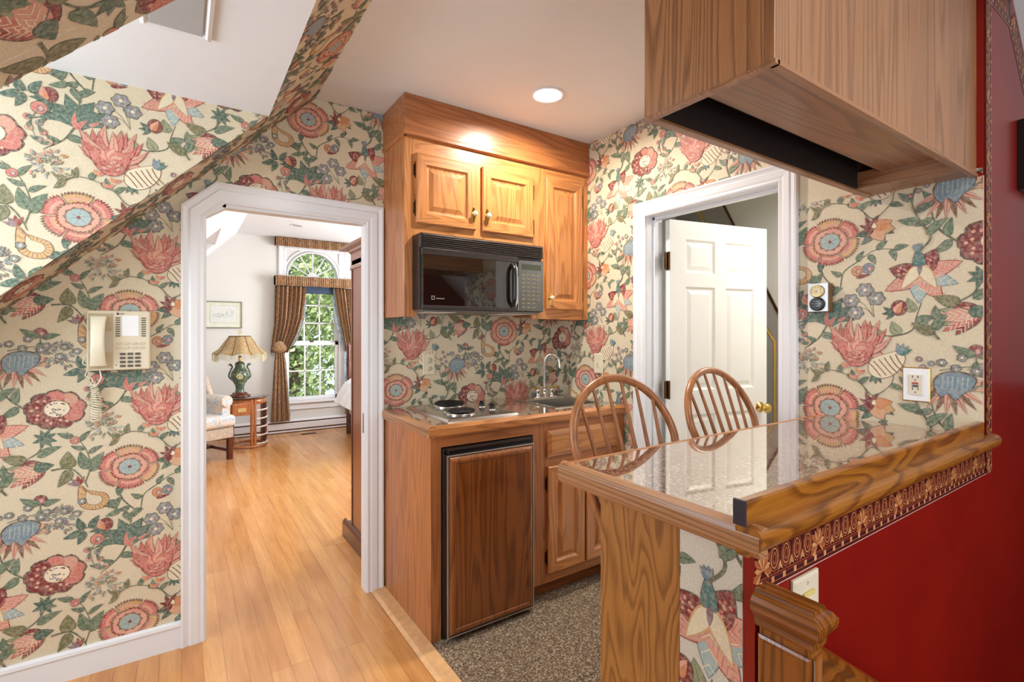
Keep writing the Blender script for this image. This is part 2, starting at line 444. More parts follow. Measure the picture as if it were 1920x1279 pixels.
def carnation(x, y, sx=.094, sy=.082):
    for i in range(6):
        a0 = 2*math.pi*i/6+.55; cols = ['pink', 'tan', 'pink', 'pink', 'pink', 'tan']
        def fan(r0, r1, half, teeth, col, L, amp):
            pts = []
            for j in range(9): t = a0-half+2*half*j/8; pts.append((x+r0*sx*math.cos(t), y+r0*sy*math.sin(t)))
            for j in range(teeth*2+1):
                t = a0+half-2*half*j/(teeth*2); env = math.cos((t-a0)/half*1.1)**.5 if abs((t-a0)/half*1.1) < 1.57 else 0
                r = r1*(.86+.14*env)+(amp if j % 2 else -amp); pts.append((x+r*sx*math.cos(t), y+r*sy*math.sin(t)))
            MO.poly(pts, col, L)
        fan(.5, 1.06, .50, 10, vary('red' if i % 2 == 0 else 'brown', .2), 5, .045)
        fan(.5, .97, .47, 9, vary(cols[i]), 6, .035)
        fan(.5, .83, .42, 8, vary('lpink'), 7, .02)
        fan(.45, .73, .42, 6, vary(cols[i-2]), 8, .02)
    for i in range(5):
        a0 = 2*math.pi*i/5; pts = []
        for j in range(13):
            t = a0-.66+1.32*j/12; r = .66*(.9+.12*math.cos((t-a0)*2))+(.03 if j % 2 else -.03); pts.append((x+r*sx*math.cos(t), y+r*sy*math.sin(t)))
        MO.poly(pts+[(x, y)], vary('red' if i % 2 else 'brown'), 9)
        MO.poly([(x+(p[0]-x)*.88, y+(p[1]-y)*.88) for p in pts]+[(x, y)], vary('lpink'), 10)
    blob(x, y, .42*sx, .42*sy, 'brown', 11, 20, .08, 10)
    blob(x, y, .35*sx, .36*sy, 'lblue', 12, 16)
    for i in range(6):
        a = math.pi*i/3+.3; line([(x, y), (x+.33*sx*math.cos(a), y+.33*sy*math.sin(a))], .0026, 'grey', 13)
    blob(x, y, .06*sx, .07*sy, 'dred', 14, 8)
def peony(x, y, s=1.0):
    petal(x+.04*s, y-.02*s, -25, .07*s, .026*s, 'lpink', 'red', 4, .003)
    A = [(172, .085, .1), (158, .095, .12), (140, .10, .1), (120, .095, .08), (100, .098, .05), (82, .1, 0), (64, .1, -.06), (46, .104, -.1), (28, .1, -.1), (10, .08, -.08)]
    for i, (d, ln, sk) in enumerate(A):
        for (dd, q_, w_) in ((-6, 1.04-.12*(i % 2), .024), (7, .80+.1*(i % 3 == 0), .022)):
            petal(x+.01*math.cos(i)*s, y-.008*s, d+dd, ln*1.12*q_*s, w_*1.12*s, 'pink' if (i+(dd > 0)) % 2 else 'lpink', 'red', 5+(i % 3)*3+(dd > 0), .0028, skew=sk*1.6+.05*math.sin(i*2.2), vein='red')
    o = [(-.07, .02), (-.062, -.02), (-.04, -.055), (-.012, -.074), (.02, -.072), (.046, -.05), (.06, -.02), (.066, .012), (.04, .03), (.01, .035), (-.03, .03)]
    P = [(p.x, p.y) for p in spline([(a, b, 0) for a, b in o], 4, True)]
    P = [(a*.84, b*.84-.012) for a, b in P]
    MO.poly([(x+a*s, y+b*s) for a, b in P], 'red', 14)
    MO.poly([(x+a*s*.95, y+b*s*.95) for a, b in P], 'pink', 15)
    for i, (d, ln) in enumerate([(150, .05), (125, .052), (100, .055), (75, .055), (50, .05), (20, .045), (-30, .05), (-60, .052), (-95, .05), (-130, .055), (-160, .05)]):
        petal(x, y-.020*s, d, ln*.86*s, .021*s, 'lpink' if i % 2 else 'pink', 'red', 16, .0016, skew=.14)
    for r in (.016, .027, .04):
        line([(x+r*1.2*s*math.cos(t), y-.02*s+r*s*math.sin(t)) for t in [math.pi*(1.05+.9*j/6) for j in range(7)]], .0024, 'red', 20, False)
def rose(x, y):
    n = 9
    for i in range(n):
        a = 2*math.pi*i/n+.2; dark = 1.2 < (i % n)/n*6.28 < 5.9 and i in (3, 4, 5, 6, 7)
        cx, cy = x+.058*math.cos(a), y+.045*math.sin(a)
        blob(cx, cy, .033, .031, 'out', 5, 14, .05, 9); 
    for i in range(n):
        a = 2*math.pi*i/n+.2; cx, cy = x+.057*math.cos(a), y+.044*math.sin(a)
        fill = 'dred' if i in (3, 4, 5, 6, 7) else ('lpink' if i % 2 else 'pink')
        blob(cx, cy, .028, .026, vary(fill), 6, 14)
    for i in range(n):
        a = 2*math.pi*i/n+.2
        if i in (3, 4, 5, 6, 7):
            for r in (.054, .066): blob(x+r*math.cos(a+(r-.06)*20), y+r*.77*math.sin(a+(r-.06)*20), .0055, .0055, 'lpink', 8, 7)
        else: line([(x+.035*math.cos(a), y+.027*math.sin(a)), (x+.075*math.cos(a), y+.058*math.sin(a))], .003, 'lpink', 8)
    blob(x+.004, y+.002, .04, .034, 'brown', 9, 22, .06, 11); blob(x+.004, y+.002, .036, .030, vary('cream'), 10, 16)
    for i in range(26):
        r = .031*math.sqrt(random.random()); a = random.random()*6.28
        blob(x+.004+r*math.cos(a), y+.002+r*.85*math.sin(a), .0032, .0032, random.choice(['grey', 'mauve', 'blue', 'out']), 11, 5)
def lily(x, y, s=1.0):
    for (d, ln, w_, f, o, rb, rc) in [(-92, .09, .05, 'lblue', 'blue', 3, 'cream'), (-55, .1, .05, 'lpink', 'red', 5, 'pink'), (-20, .1, .046, 'lblue', 'blue', 4, 'cream'),
                                      (205, .105, .05, 'lpink', 'red', 5, 'pink'), (18, .11, .05, 'lpink', 'red', 6, 'pink'), (160, .088, .056, 'dred', 'out', 0, 'lpink'), (62, .09, .056, 'dred', 'out', 0, 'lpink')]:
        petal(x, y, d, ln*s, w_*s, f, o, 5, .0035, rb, rc, tip=1.25 if f == 'dred' else 1)
        if f == 'dred':
            a = math.radians(d)
            for j in range(14):
                r = random.uniform(.3, .75)*ln*s; q = random.uniform(-.013, .013)*s
                blob(x+r*math.cos(a)-q*math.sin(a), y+r*math.sin(a)+q*math.cos(a), .0035*s, .0035*s, 'pink' if j % 2 else 'lpink', 8, 6)
    for d in (-125, -60): petal(x, y+.03*s, d, .085*s, .03*s, 'cream', 'tan', 9, .004)
    petal(x, y+.035*s, -92, .035*s, .012*s, 'mauve', 'out', 11, .001)
    petal(x, y+.02*s, 95, .07*s, .032*s, 'teal', 'vein', 8, .002)
    for d in (70, 90, 112, 130): petal(x-.004, y+.08*s, d, .026*s, .01*s, 'blue', 'vein', 10, .001)
def tulip(x, y):
    for (d, ln, w_, f, o) in [(175, .1, .028, 'lgreen', 'vein'), (205, .1, .034, 'lgreen', 'vein'), (160, .085, .034, 'dred', 'out'), (232, .09, .036, 'red', 'out'), (215, .105, .034, 'pink', 'red'), (190, .115, .044, 'lpink', 'red')]:
        petal(x+.03, y+.01, d, ln, w_, f, o, 5, .0026, 5 if f in ('lpink', 'red', 'pink') else 0, 'cream')
    petal(x+.005, y+.008, 8, .055, .034, 'dgreen', 'vein', 12, .002)
def bluefan(x, y):
    for i in range(9):
        petal(x-.01, y+.02, 205+i*15, .1, .018, 'brown' if i % 2 else 'lpink', 'brown', 4, .001, vein='out')
    for d in (-10, 8): petal(x+.0, y+.02, d, .085, .024, 'peach', 'brown', 4, .002, vein='brown')
    o = [(-.045, .03), (-.02, .052), (.02, .055), (.05, .04), (.045, .012), (.02, -.012), (.005, -.03), (-.012, -.012), (-.03, -.022), (-.045, 0)]
    P = [(p.x, p.y) for p in spline([(a, b, 0) for a, b in o], 4, True)]
    MO.poly([(x+a*1.08, y+b*1.08) for a, b in P], 'out', 8); MO.poly([(x+a, y+b) for a, b in P], 'blue', 9)
    for i in range(6): line([(x-.025+i*.012, y+.042), (x-.028+i*.012, y+.0)], .004, 'lblue', 10)
def burst(x, y, r, cols, n=60):
    for i in range(n):
        a = random.random()*6.28; q = r*random.uniform(.25, 1)
        x1, y1 = x+q*math.cos(a), y+q*math.sin(a)*.85
        if i % 3 == 0: line([(x+.3*(x1-x), y+.3*(y1-y)), (x1, y1)], .0015, 'stem', 3)
        petal(x1, y1, math.degrees(a)+random.uniform(-50, 50), .014, .006, random.choice(cols), random.choice(['out', 'vein', 'grey']), 5, .0008)
def gourd(x, y):
    o = [(-.04, .055), (-.02, .03), (.01, .018), (.04, .005), (.05, -.025), (.03, -.05), (-.005, -.052), (-.035, -.035), (-.045, 0)]
    P = [Vector((x+a, y+b, 0)) for a, b in o]; S = spline(P, 5, True)
    MO.poly([(p.x, p.y) for p in S], 'brown', 5); c = Vector((x+.005, y-.012, 0))
    MO.poly([tuple((c+(p-c)*.93)[:2]) for p in S], 'tan', 6)
    MO.poly([tuple((c+(p-c)*.55)[:2]) for p in S], 'brown', 7); MO.poly([tuple((c+(p-c)*.5)[:2]) for p in S], BG, 8)
    for i in range(0, len(S), 2):
        p = S[i]; line([tuple((c+(p-c)*.58)[:2]), tuple((c+(p-c)*.9)[:2])], .002, 'brown', 9, False)
    for d in (60, 95, 130, 165): petal(x-.042, y+.052, d, .034, .012, 'red' if d < 120 else 'mauve', 'out', 10, .001)
    for d in (-60, -30, 0): petal(x+.046, y-.03, d, .032, .012, 'dgreen', 'vein', 10, .001)
def maple(x, y):
    pts = []
    lob = [(-150, .05), (-165, .105), (170, .06), (150, .10), (128, .055), (108, .10), (88, .055), (62, .092), (44, .055), (22, .098), (4, .055), (-14, .085), (-40, .045), (-80, .05)]
    for d, r in lob: a = math.radians(d); pts.append((x+r*math.cos(a), y+.0+r*.78*math.sin(a)))
    MO.poly([(x+(p[0]-x)*1.05, y+(p[1]-y)*1.05) for p in pts], 'vein', 5); MO.poly(pts, vary('dgreen'), 6)
    for d in (150, 108, 62, 22, -14): a = math.radians(d); line([(x, y-.03), (x+.07*math.cos(a), y+.055*math.sin(a))], .003, 'teal', 7)
    for d, l_ in ((95, .06), (55, .045)): petal(x+.0, y-.04, d, l_, .014, 'pink', 'lpink', 8, .001, skew=.1)
    petal(x+.03, y-.02, 30, .035, .01, 'pink', 'lpink', 8, .001)
def florets(x, y):
    for i, (dx, dy) in enumerate([(-.042, .002), (.002, .038), (.036, .006), (-.028, -.042)]):
        blob(x+dx, y+dy, .026, .024, 'vein', 5, 24, .12, 6, i); blob(x+dx, y+dy, .0235, .0215, vary('grey'), 6, 24, .12, 6, i)
        for k in range(6):
            a = k*1.047+i; blob(x+dx+.012*math.cos(a), y+dy+.012*math.sin(a), .004, .004, 'lblue' if k % 2 else 'mauve', 7, 6)
        blob(x+dx, y+dy, .006, .006, 'cream', 8, 8)
    for (dx, dy) in [(-.042, .002), (.002, .038), (.036, .006), (-.028, -.042)]: line([(x+dx, y+dy), (x+dx*.4+.012, y+dy*.4-.01), (x+.03, y-.06)], .0022, 'stem', 3)
def cone(x, y):
    o = [(-.05, -.025), (-.045, .01), (-.015, .03), (.03, .045), (.05, .04), (.052, .01), (.03, -.025), (0, -.045), (-.03, -.045)]
    P = [(p.x, p.y) for p in spline([(a, b, 0) for a, b in o], 4, True)]
    MO.poly([(x+a*1.05, y+b*1.05) for a, b in P], 'brown', 5); MO.poly([(x+a, y+b) for a, b in P], 'cream', 6)
    for i in range(6):
        t = -.04+.016*i; line([(x+t-.012, y+.02+t*.4), (x+t+.004, y-.004+t*.2), (x+t+.026, y-.03+t*.3)], .0038, 'brown', 7, False)
    for d in (30, 50, 75, 100): petal(x+.04, y+.035, d, .04, .014, 'teal' if d < 60 else 'blue', 'vein', 8, .001)
    for d in (-60, -90, -120): petal(x-.03, y-.035, d, .035, .013, 'dgreen', 'vein', 4, .001)
def pansy(x, y):
    petal(x, y, -10, .06, .05, 'tan', 'brown', 5, .002, vein='orange'); petal(x, y, -60, .055, .045, 'peach', 'brown', 5, .002, vein='orange')
    petal(x, y, 20, .055, .04, 'orange', 'brown', 5, .002)
    for d in (165, 120, 60, 200, 240): petal(x-.005, y+.008, d, .042, .014, 'dred', 'out', 9, .001, skew=.1)
    petal(x, y, 90, .02, .014, 'cream', 'out', 11, .001)
    for d in (190, 230, 300, 340): leaf(x, y-.005, d, .062, .026, 'dgreen', 3)
def bud(x, y, d=60):
    blob(x, y, .024, .027, 'out', 5, 14); blob(x, y, .021, .024, 'dred', 6, 14); petal(x-.012, y-.016, d, .042, .022, 'lpink', 'red', 7, .001); petal(x-.004, y-.018, d+10, .032, .012, 'orange', 'pink', 9, .0008)
    for a in (150, 190, 230): leaf(x-.015, y-.012, a, .035, .012, 'dgreen', 4)
def berry(x, y, r=.017, col='peach'):
    blob(x, y, r*1.1, r*1.1, 'out', 4, 12); blob(x, y, r, r, vary(col), 5, 12); blob(x+.2*r, y-.1*r, r*.55, r*.6, 'mauve', 6, 10); blob(x+.2*r, y-.1*r, r*.3, r*.4, 'lpink', 7, 8)
def vine(pts, w_=.0068): line(pts, w_, 'stem', 1)
# every motif keeps its own painting order; each shape lies a hair above the one before
def motif(fn):
    def f(*a, **k): MO.g += 1; fn(*a, **k); MO.g += 1
    return f
carnation, peony, rose, lily, tulip, bluefan, burst, gourd, maple, florets, cone, pansy, bud = [motif(x) for x in (carnation, peony, rose, lily, tulip, bluefan, burst, gourd, maple, florets, cone, pansy, bud)]
# layout relative to the carnation
carnation(0, 0)
peony(.087, .232-.0)
rose(-.22, .246)
tulip(-.285, .025)
bluefan(-.316, -.21)
burst(-.22, -.169, .06, ['grey', 'lgreen', 'mauve', 'blue'], 70)
burst(-.077, .164, .06, ['lpink', 'grey', 'lblue', 'lgreen', 'orange'], 64)
gourd(-.113, -.098)
maple(-.003, -.277)
florets(.112, -.225)
cone(.176, .170)
pansy(.142, .026)
lily(.271, -.150)
bud(.214, -.255)
bud(-.075, -.215, 100)
berry(.09, -.118, .018, 'orange'); berry(.124, -.112, .018, 'blue')
petal(.085, -.142, 10, .05, .012, 'dred', 'out', 5, .001)
vine([(-.035, -.08), (-.02, -.13), (.03, -.18), (.045, -.12), (.09, -.085), (.145, -.05), (.2, -.055)])
for a in [(.03, -.17, 220), (.04, -.13, 150), (.09, -.085, 60), (.125, -.065, -60), (.15, -.05, 40), (.19, -.055, -70), (.2, -.055, 10), (0, -.16, 190)]: leaf(*a, .042, .019)
petal(-.03, -.075, -100, .035, .022, 'dgreen', 'vein', 4, .002)
vine([(.1, -.4), (.13, -.35), (.2, -.35), (.25, -.33), (.262, -.285), (.275, -.24)])
for a in [(.215, -.345, 115), (.255, -.27, 110), (.262, -.31, 30), (.262, -.31, -40), (.16, -.35, 130), (.13, -.35, 200), (.11, -.38, 80)]: leaf(*a, .05, .032, 'lgreen' if a[2] > 100 else 'green')
vine([(-.01, -.31), (-.04, -.36), (-.09, -.40)]); leaf(-.03, -.345, -20, .06, .024); leaf(-.05, -.37, 150, .04, .018)
vine([(-.30, .25), (-.35, .30), (-.37, .36), (-.36, .41)]); leaf(-.33, .275, 80, .06, .024); leaf(-.32, .262, 215, .06, .026); leaf(-.37, .34, 200, .05, .02); leaf(-.36, .38, 40, .05, .02); leaf(-.365, .4, 130, .045, .018)
vine([(-.235, .18), (-.25, .13), (-.27, .09), (-.31, .06), (-.28, .04)])
for d in (30, 70, 110, 150, 200, 250, 300, 340): petal(-.25, .14, d, .036, .014, 'dgreen', 'vein', 4, .001)
leaf(-.30, .065, 160, .07, .036, 'olive'); leaf(-.27, .075, 25, .075, .026)
vine([(-.233, .02), (-.18, .02), (-.145, -.02), (-.128, -.06)]); vine([(-.135, -.04), (-.12, .03), (-.145, .11), (-.19, .16)], .004)
leaf(-.18, .02, 95, .065, .045, 'olive'); leaf(-.18, .015, 240, .07, .034, 'olive'); leaf(-.12, .0, 60, .08, .036); leaf(-.125, .01, 110, .075, .034); leaf(-.125, .07, 30, .05, .016); leaf(-.135, .09, 160, .045, .016); leaf(-.15, .12, 50, .05, .016); berry(-.165, .125, .014, 'pink'); leaf(-.17, .14, 160, .05, .018)
vine([(-.08, -.14), (-.04, -.16), (.0, -.19), (.0, -.24)]); leaf(-.05, -.155, 60, .05, .02); leaf(-.03, -.165, 200, .05, .02); leaf(.0, -.2, 30, .05, .02); leaf(-.02, -.18, -60, .05, .02)
vine([(-.17, -.23), (-.12, -.215), (-.06, -.25), (-.02, -.27)], .004)
for a in [(-.14, -.22, 110), (-.15, -.225, 200), (-.12, -.22, 60), (-.09, -.235, -80), (-.14, -.225, 250)]: leaf(*a, .052, .024, 'dgreen')
berry(-.1, -.265, .02, 'pink'); vine([(-.1, -.27), (-.12, -.31), (-.11, -.36), (-.09, -.38)], .003)
for i, (a, b) in enumerate([(-.13, -.3), (-.10, -.315), (-.125, -.335), (-.09, -.345), (-.1, -.37), (-.075, -.375)]): berry(a, b, .0095, ['pink', 'grey', 'peach'][i % 3]); leaf(a, b, 40*i, .024, .009)
berry(-.262, -.085, .018, 'red'); vine([(-.262, -.1), (-.26, -.13), (-.24, -.14)], .004); leaf(-.265, -.1, 150, .06, .024); leaf(-.255, -.105, 15, .05, .02); leaf(-.26, -.12, 250, .045, .018)
for i in range(9):
    a, b = -.345+.025*i+.01*(i % 2), -.125+.018*math.sin(i*.9)-.03*(i % 2)
    blob(a, b, .0135, .0125, 'vein', 4, 12, .12, 5); blob(a, b, .011, .0105, vary('grey'), 5, 12, .12, 5); blob(a, b, .004, .004, 'cream', 6, 6)
vine([(-.35, -.15), (-.28, -.135), (-.2, -.14), (-.14, -.15)], .003)
vine([(.06, .13), (.1, .1), (.14, .06), (.19, .1), (.2, .14)], .0045); vine([(-.04, .12), (0, .14), (.05, .13), (.1, .1), (.13, .05)], .0035)
for a in [(-.03, .125, 160), (-.01, .135, 80), (.03, .135, 60), (.06, .125, -30), (.1, .1, 40), (.08, .11, 100), (-.04, .12, 230), (.19, .1, -20)]: leaf(*a, .038, .016, 'olive' if a[0] < 0 else 'green')
for a, b in [(.05, .155), (.095, .135), (.075, .115)]: petal(a, b, 30, .025, .012, 'pink', 'lpink', 5, .001); petal(a, b, 120, .02, .01, 'orange', 'lpink', 5, .001)
vine([(.27, -.07), (.3, -.03), (.27, .03), (.25, .09), (.26, .14)]); leaf(.29, -.02, 40, .07, .026); leaf(.27, .03, 170, .06, .024); leaf(.26, .06, 20, .055, .022); leaf(.252, .1, 140, .05, .02)
for i in range(7): berry(.245+.018*(i % 3)+.004*i, .115+.013*i, .0085, ['mauve', 'grey', 'blue'][i % 3])
vine([(.32, -.36), (.3, -.32), (.33, -.28)]); leaf(.31, -.34, 150, .07, .028, 'olive'); leaf(.31, -.33, 60, .06, .024); leaf(.32, -.30, 100, .05, .02)
groups = {}
for t in MO.t: groups.setdefault(t[2][0] if t[2][0] % 2 else 0, set()).add(t[2])
rank = {}
for g_, ks in groups.items():
    for r_, k_ in enumerate(sorted(ks, key=lambda q_: (q_[1], q_[2]) if g_ else (q_[2], 0))): rank[k_] = (.00012+r_*3.0e-6 if not g_ else .0011+r_*9e-6)
TRIS = [(t[0], t[1], rank[t[2]]) for t in MO.t]

def clip_poly(poly, conv):
    """Sutherland-Hodgman; conv counter-clockwise"""
    out = poly
    n = len(conv)
    for i in range(n):
        ax, ay = conv[i]; bx, by = conv[(i+1) % n]; ex, ey = bx-ax, by-ay
        inp = out; out = []
        if not inp: return out
        d = [ex*(p[1]-ay)-ey*(p[0]-ax) for p in inp]
        for j in range(len(inp)):
            k = (j+1) % len(inp)
            if d[j] >= 0: out.append(inp[j])
            if (d[j] >= 0) != (d[k] >= 0):
                t = d[j]/(d[j]-d[k]); out.append((inp[j][0]+t*(inp[k][0]-inp[j][0]), inp[j][1]+t*(inp[k][1]-inp[j][1])))
    return out
_tx = [(min(p[0] for p in t[0]), max(p[0] for p in t[0]), min(p[1] for p in t[0]), max(p[1] for p in t[0])) for t in TRIS]
def decorate(mb, conv, anchor, to3, m=0, scale=1.0):
    """prints the pattern on a convex region of a wall"""
    area2 = sum(conv[i][0]*conv[(i+1) % len(conv)][1]-conv[(i+1) % len(conv)][0]*conv[i][1] for i in range(len(conv)))
    if area2 < 0: conv = conv[::-1]
    xs = [p[0] for p in conv]; ys = [p[1] for p in conv]; X0, X1, Y0, Y1 = min(xs), max(xs), min(ys), max(ys)
    n = len(conv); E = []
    for i in range(n):
        ax, ay = conv[i]; bx, by = conv[(i+1) % n]; E.append((ax, ay, bx-ax, by-ay))
    w_, h_ = PW*scale, PH*scale
    i0 = int(math.floor((X0-anchor[0]-.5*scale)/w_)); i1 = int(math.ceil((X1-anchor[0]+.5*scale)/w_))
    for i in range(i0, i1+1):
        ox = anchor[0]+i*w_; oy0 = anchor[1]+(h_/2 if i % 2 else 0)
        j0 = int(math.floor((Y0-oy0-.5*scale)/h_)); j1 = int(math.ceil((Y1-oy0+.5*scale)/h_))
        for j in range(j0, j1+1):
            oy = oy0+j*h_
            if ox+.42*scale < X0 or ox-.5*scale > X1 or oy+.5*scale < Y0 or oy-.5*scale > Y1: continue
            for (t, col, L), (a, b, c, d) in zip(TRIS, _tx):
                if ox+b*scale < X0 or ox+a*scale > X1 or oy+d*scale < Y0 or oy+c*scale > Y1: continue
                P = [(ox+p[0]*scale, oy+p[1]*scale) for p in t]
                inside = True
                for (ax, ay, ex, ey) in E:
                    for p in P:
                        if ex*(p[1]-ay)-ey*(p[0]-ax) < 0: inside = False; break
                    if not inside: break
                if not inside:
                    P = clip_poly(P, conv)
                    if len(P) < 3: continue
                h = L
                mb.add([to3(p[0], p[1], h) for p in P], [tuple(range(len(P)))], m, col)
# ---------------- the setting ----------------
W = 2.49; XR = 2.015; CZ = 2.43; SL = .982
slope_z = lambda x: 2.428-SL*(.53-x)
def struct(o): o['kind'] = 'structure'; return o
def poly_wall(mb, pts, axis, a, b, m=1, c=BG): mb.prism(pts, axis, a, b, m, c)
# back wall with the bedroom opening (chamfered top-left corner)
OX0, OX1, OZ = .083, .776, 1.873
b = MB()
pieces = [[(-1.3, 0), (OX0, 0), (OX0, 1.80), (OX0, slope_z(OX0)), (-1.3, slope_z(-1.3))],
          [(OX0, 1.806), (.156, OZ), (.156, slope_z(.156)), (OX0, slope_z(OX0))],
          [(.156, OZ), (OX1, OZ), (OX1, 2.428), (.53, 2.428), (.156, slope_z(.156))],
          [(OX1, 0), (2.13, 0), (2.13, 2.428), (OX1, 2.428)]]
for p in pieces: poly_wall(b, p, 'y', W, W+.05, 0)
T_y = lambda u, v, h: (u, W-h, v)
A0 = (-.171, .776)
decorate(b, [(-1.28, .05), (.045, .05), (.045, slope_z(.045)), (-1.28, slope_z(-1.28))], A0, T_y)
decorate(b, [(.045, 1.88), (.15, 1.955), (.15, slope_z(.15)), (.045, slope_z(.045))], A0, T_y)
decorate(b, [(.15, 1.94), (.872, 1.93), (.872, 2.428), (.53, 2.428), (.15, slope_z(.15))], A0, T_y)
decorate(b, [(.862, .9), (XR, .9), (XR, 1.42), (.862, 1.42)], (.933, 1.008), T_y)
struct(b.build('wall_back', [M['paper']], fixn=False))
# back side of that wall in the bedroom
b = MB(); b.box(-1.3, OX0, W+.05, W+.055, 0, 2.43); b.box(OX1, 3.8, W+.05, W+.055, 0, 2.56); b.box(OX0, OX1, W+.05, W+.055, 1.9, 2.56); b.box(2.13, 3.8, W, W+.049, 0, 2.56)
struct(b.build('wall_bedroom_front', M['bedwall']))
# right wall (u = -y), door opening y 1.062..1.756, z < 1.916
b = MB(); T_x = lambda u, v, h: (XR-h, -u, v)
DY0, DY1, DZ = 1.062, 1.756, 1.916
def wx(y0, y1, z0, z1): b.box(XR, XR+.115, y0, y1, z0, z1, 0, BG)
wx(.5005, DY0, 0, CZ); b.box(XR, XR+.001, .4515, .5005, 0, CZ, 0, BG); wx(DY1, W, 0, CZ); wx(DY0, DY1, DZ, CZ)
A1 = (-.878, 1.031)
decorate(b, [(-W, 0.02), (-1.80, 0.02), (-1.80, CZ), (-W, CZ)], A1, T_x)
decorate(b, [(-1.80, 1.95), (-1.0, 1.95), (-1.0, CZ), (-1.80, CZ)], A1, T_x)
decorate(b, [(-1.0, .3), (-.4535, .3), (-.4535, 1.81), (-1.0, 1.81)], A1, T_x)
struct(b.build('wall_right', [M['paper']], fixn=False))
# dormer cheek
YN, YD = 2.247, 1.055; DZC = 2.2; XD = .299
b = MB(); xl = -1.35
poly_wall(b, [(xl, slope_z(xl)+.0012), (XD, DZC+.0012), (xl, DZC+.0012)], 'y', YN, YN+.06, 0)
decorate(b, [(-1.28, slope_z(-1.28)+.0), (XD, DZC), (-1.28, DZC)], (-.294, 1.707), lambda u, v, h: (u, YN-h, v))
struct(b.build('wall_dormer_cheek', [M['paper']], fixn=False))
b = MB(); poly_wall(b, [(xl, slope_z(xl)), (XD, DZC), (xl, DZC)], 'y', YD-.06, YD, 0)
struct(b.build('wall_dormer_near_cheek', [M['paper']], fixn=False))
# papered slope of the roof around the dormer; coordinates (y, s): s up the slope measured from x=-1.35
b = MB(); q = math.sqrt(1+SL*SL); dv = (1/q, 0, SL/q); nn = (SL/q, 0, -1/q)
def T_s(u, v, h): x = -1.35+v*dv[0]; return (x+nn[0]*h, u, slope_z(-1.35)+v*dv[2]+nn[2]*h)
s_of = lambda x: (x+1.35)*q
def slab(y0, y1, x0, x1):
    s0, s1 = s_of(x0), s_of(x1)
    v = [T_s(y0, s0, 0), T_s(y1, s0, 0), T_s(y1, s1, 0), T_s(y0, s1, 0)]
    th = -.05 if y0 != YN or x0 == XD else -.0008
    b.add(v+[T_s(y0, s0, th), T_s(y1, s0, th), T_s(y1, s1, th), T_s(y0, s1, th)], [(0, 1, 2, 3), (4, 5, 6, 7), (0, 1, 5, 4), (1, 2, 6, 5), (2, 3, 7, 6), (3, 0, 4, 7)], 0, BG)
slab(YN+.061, W-.001, -1.35, .532); slab(YN, YN+.061, -1.35, .532); slab(YD, YN-.0005, XD+.001, .532); slab(-1.6, YD, -1.35, .532)
for (y0, y1, x0, x1) in [(YN, W, -1.3, .532), (YD, YN, XD, .532), (-1.2, YD, -1.3, .532)]:
    decorate(b, [(y0, s_of(x0)), (y1, s_of(x0)), (y1, s_of(x1)), (y0, s_of(x1))], (.55, 1.32), T_s)
struct(b.build('wall_sloped', [M['paper']], fixn=False))
# ceilings
b = MB(); b.box(.532, 2.34, -1.6, W+.02, CZ, CZ+.06); b.box(-2.5, 4.2, -3.6, -1.605, 2.5, 2.56); struct(b.build('ceiling', M['ceil']))  # second box: unseen slab added behind the camera to keep the sun out
b = MB(); b.box(-1.40, XD+.001, YD-.02, YN+.02, DZC-.0008, DZC+.05); struct(b.build('ceiling_dormer', M['ceil']))
b = MB(); b.prism([(2.335, CZ), (3.9, CZ-1.565*.9), (3.9, CZ-1.565*.9+.06), (2.335, CZ+.06)], 'y', -1.6, .45); struct(b.build('ceiling_red_room', M['ceil']))
b = MB(); b.box(-1.36, -1.3, -1.6, W, 0, .62); struct(b.build('wall_left', M['bedwall']))
b = MB(); b.box(3.9, 3.95, -1.6, .5, -1.5, 2.45); b.box(XR+.3, 3.9, -1.66, -1.6, -1.5, 2.5); struct(b.build('wall_red_room_unseen', M['red']))  # unseen walls added so the glossy red paint reflects something darker
# floors
b = MB(); b.box(-1.3, .80, -1.6, 2.62, -.05, 0); b.box(-1.3, 3.8, 2.62, 7.15, -.05, 0); b.box(.80, .866, .58, 2.62, -.05, 0)
struct(b.build('floor', M['floor']))
b = MB(); b.box(.866, 2.02, .58, 2.50, -.05, .006); struct(b.build('floor_kitchen', M['carpet']))
b = MB(); b.box(.80, 4.0, -1.6, .58, -1.6, -1.5); b.box(.80, .83, -1.6, .45, -1.5, 0); struct(b.build('floor_stairwell', M['carpet']))
b = MB(); b.box(2.02, 4.3, .45, 3.4, -.05, 0); struct(b.build('floor_bathroom', M['bathwall']))
# oak reducer strip between the wood floor and the carpet
b = MB(); b.prism([(.797, 0), (.812, .009), (.840, .010), (.868, .012), (.868, 0)], 'y', .58, 2.474)
struct(b.build('trim_3', plain('pale_oak_threshold', (226, 178, 126), .3, var=.12, nscale=30)))
# casings
CAS = [(0, .0), (0, .014), (.006, .018), (.014, .016), (.022, .019), (.040, .021), (.046, .016), (.054, .020), (.060, .024), (.066, .022), (.066, 0)]
def cas(scale): return [(d*scale, h) for d, h in CAS]
b = MB(); path = [(OX0+.003, 0), (OX0+.003, 1.803), (.158, OZ-.004), (OX1-.003, OZ-.012), (OX1-.003, 0)]
b.sweep(path, [(d*1.33, h) for d, h in CAS], lambda u, v, h: (u, W-h, v))
struct(b.build('trim_1', M['white']))
b = MB()
b.box(OX0-.012, OX0+.006, W-.002, W+.06, 0, 1.80); b.box(OX1-.006, OX1+.012, W-.002, W+.06, 0, OZ)
b.box(.150, OX1, W-.002, W+.06, OZ-.018, OZ+.004)
b.prism([(OX0-.006, 1.798), (.162, OZ-.018), (.162, OZ+.004), (OX0-.006, 1.83)], 'y', W-.002, W+.06)
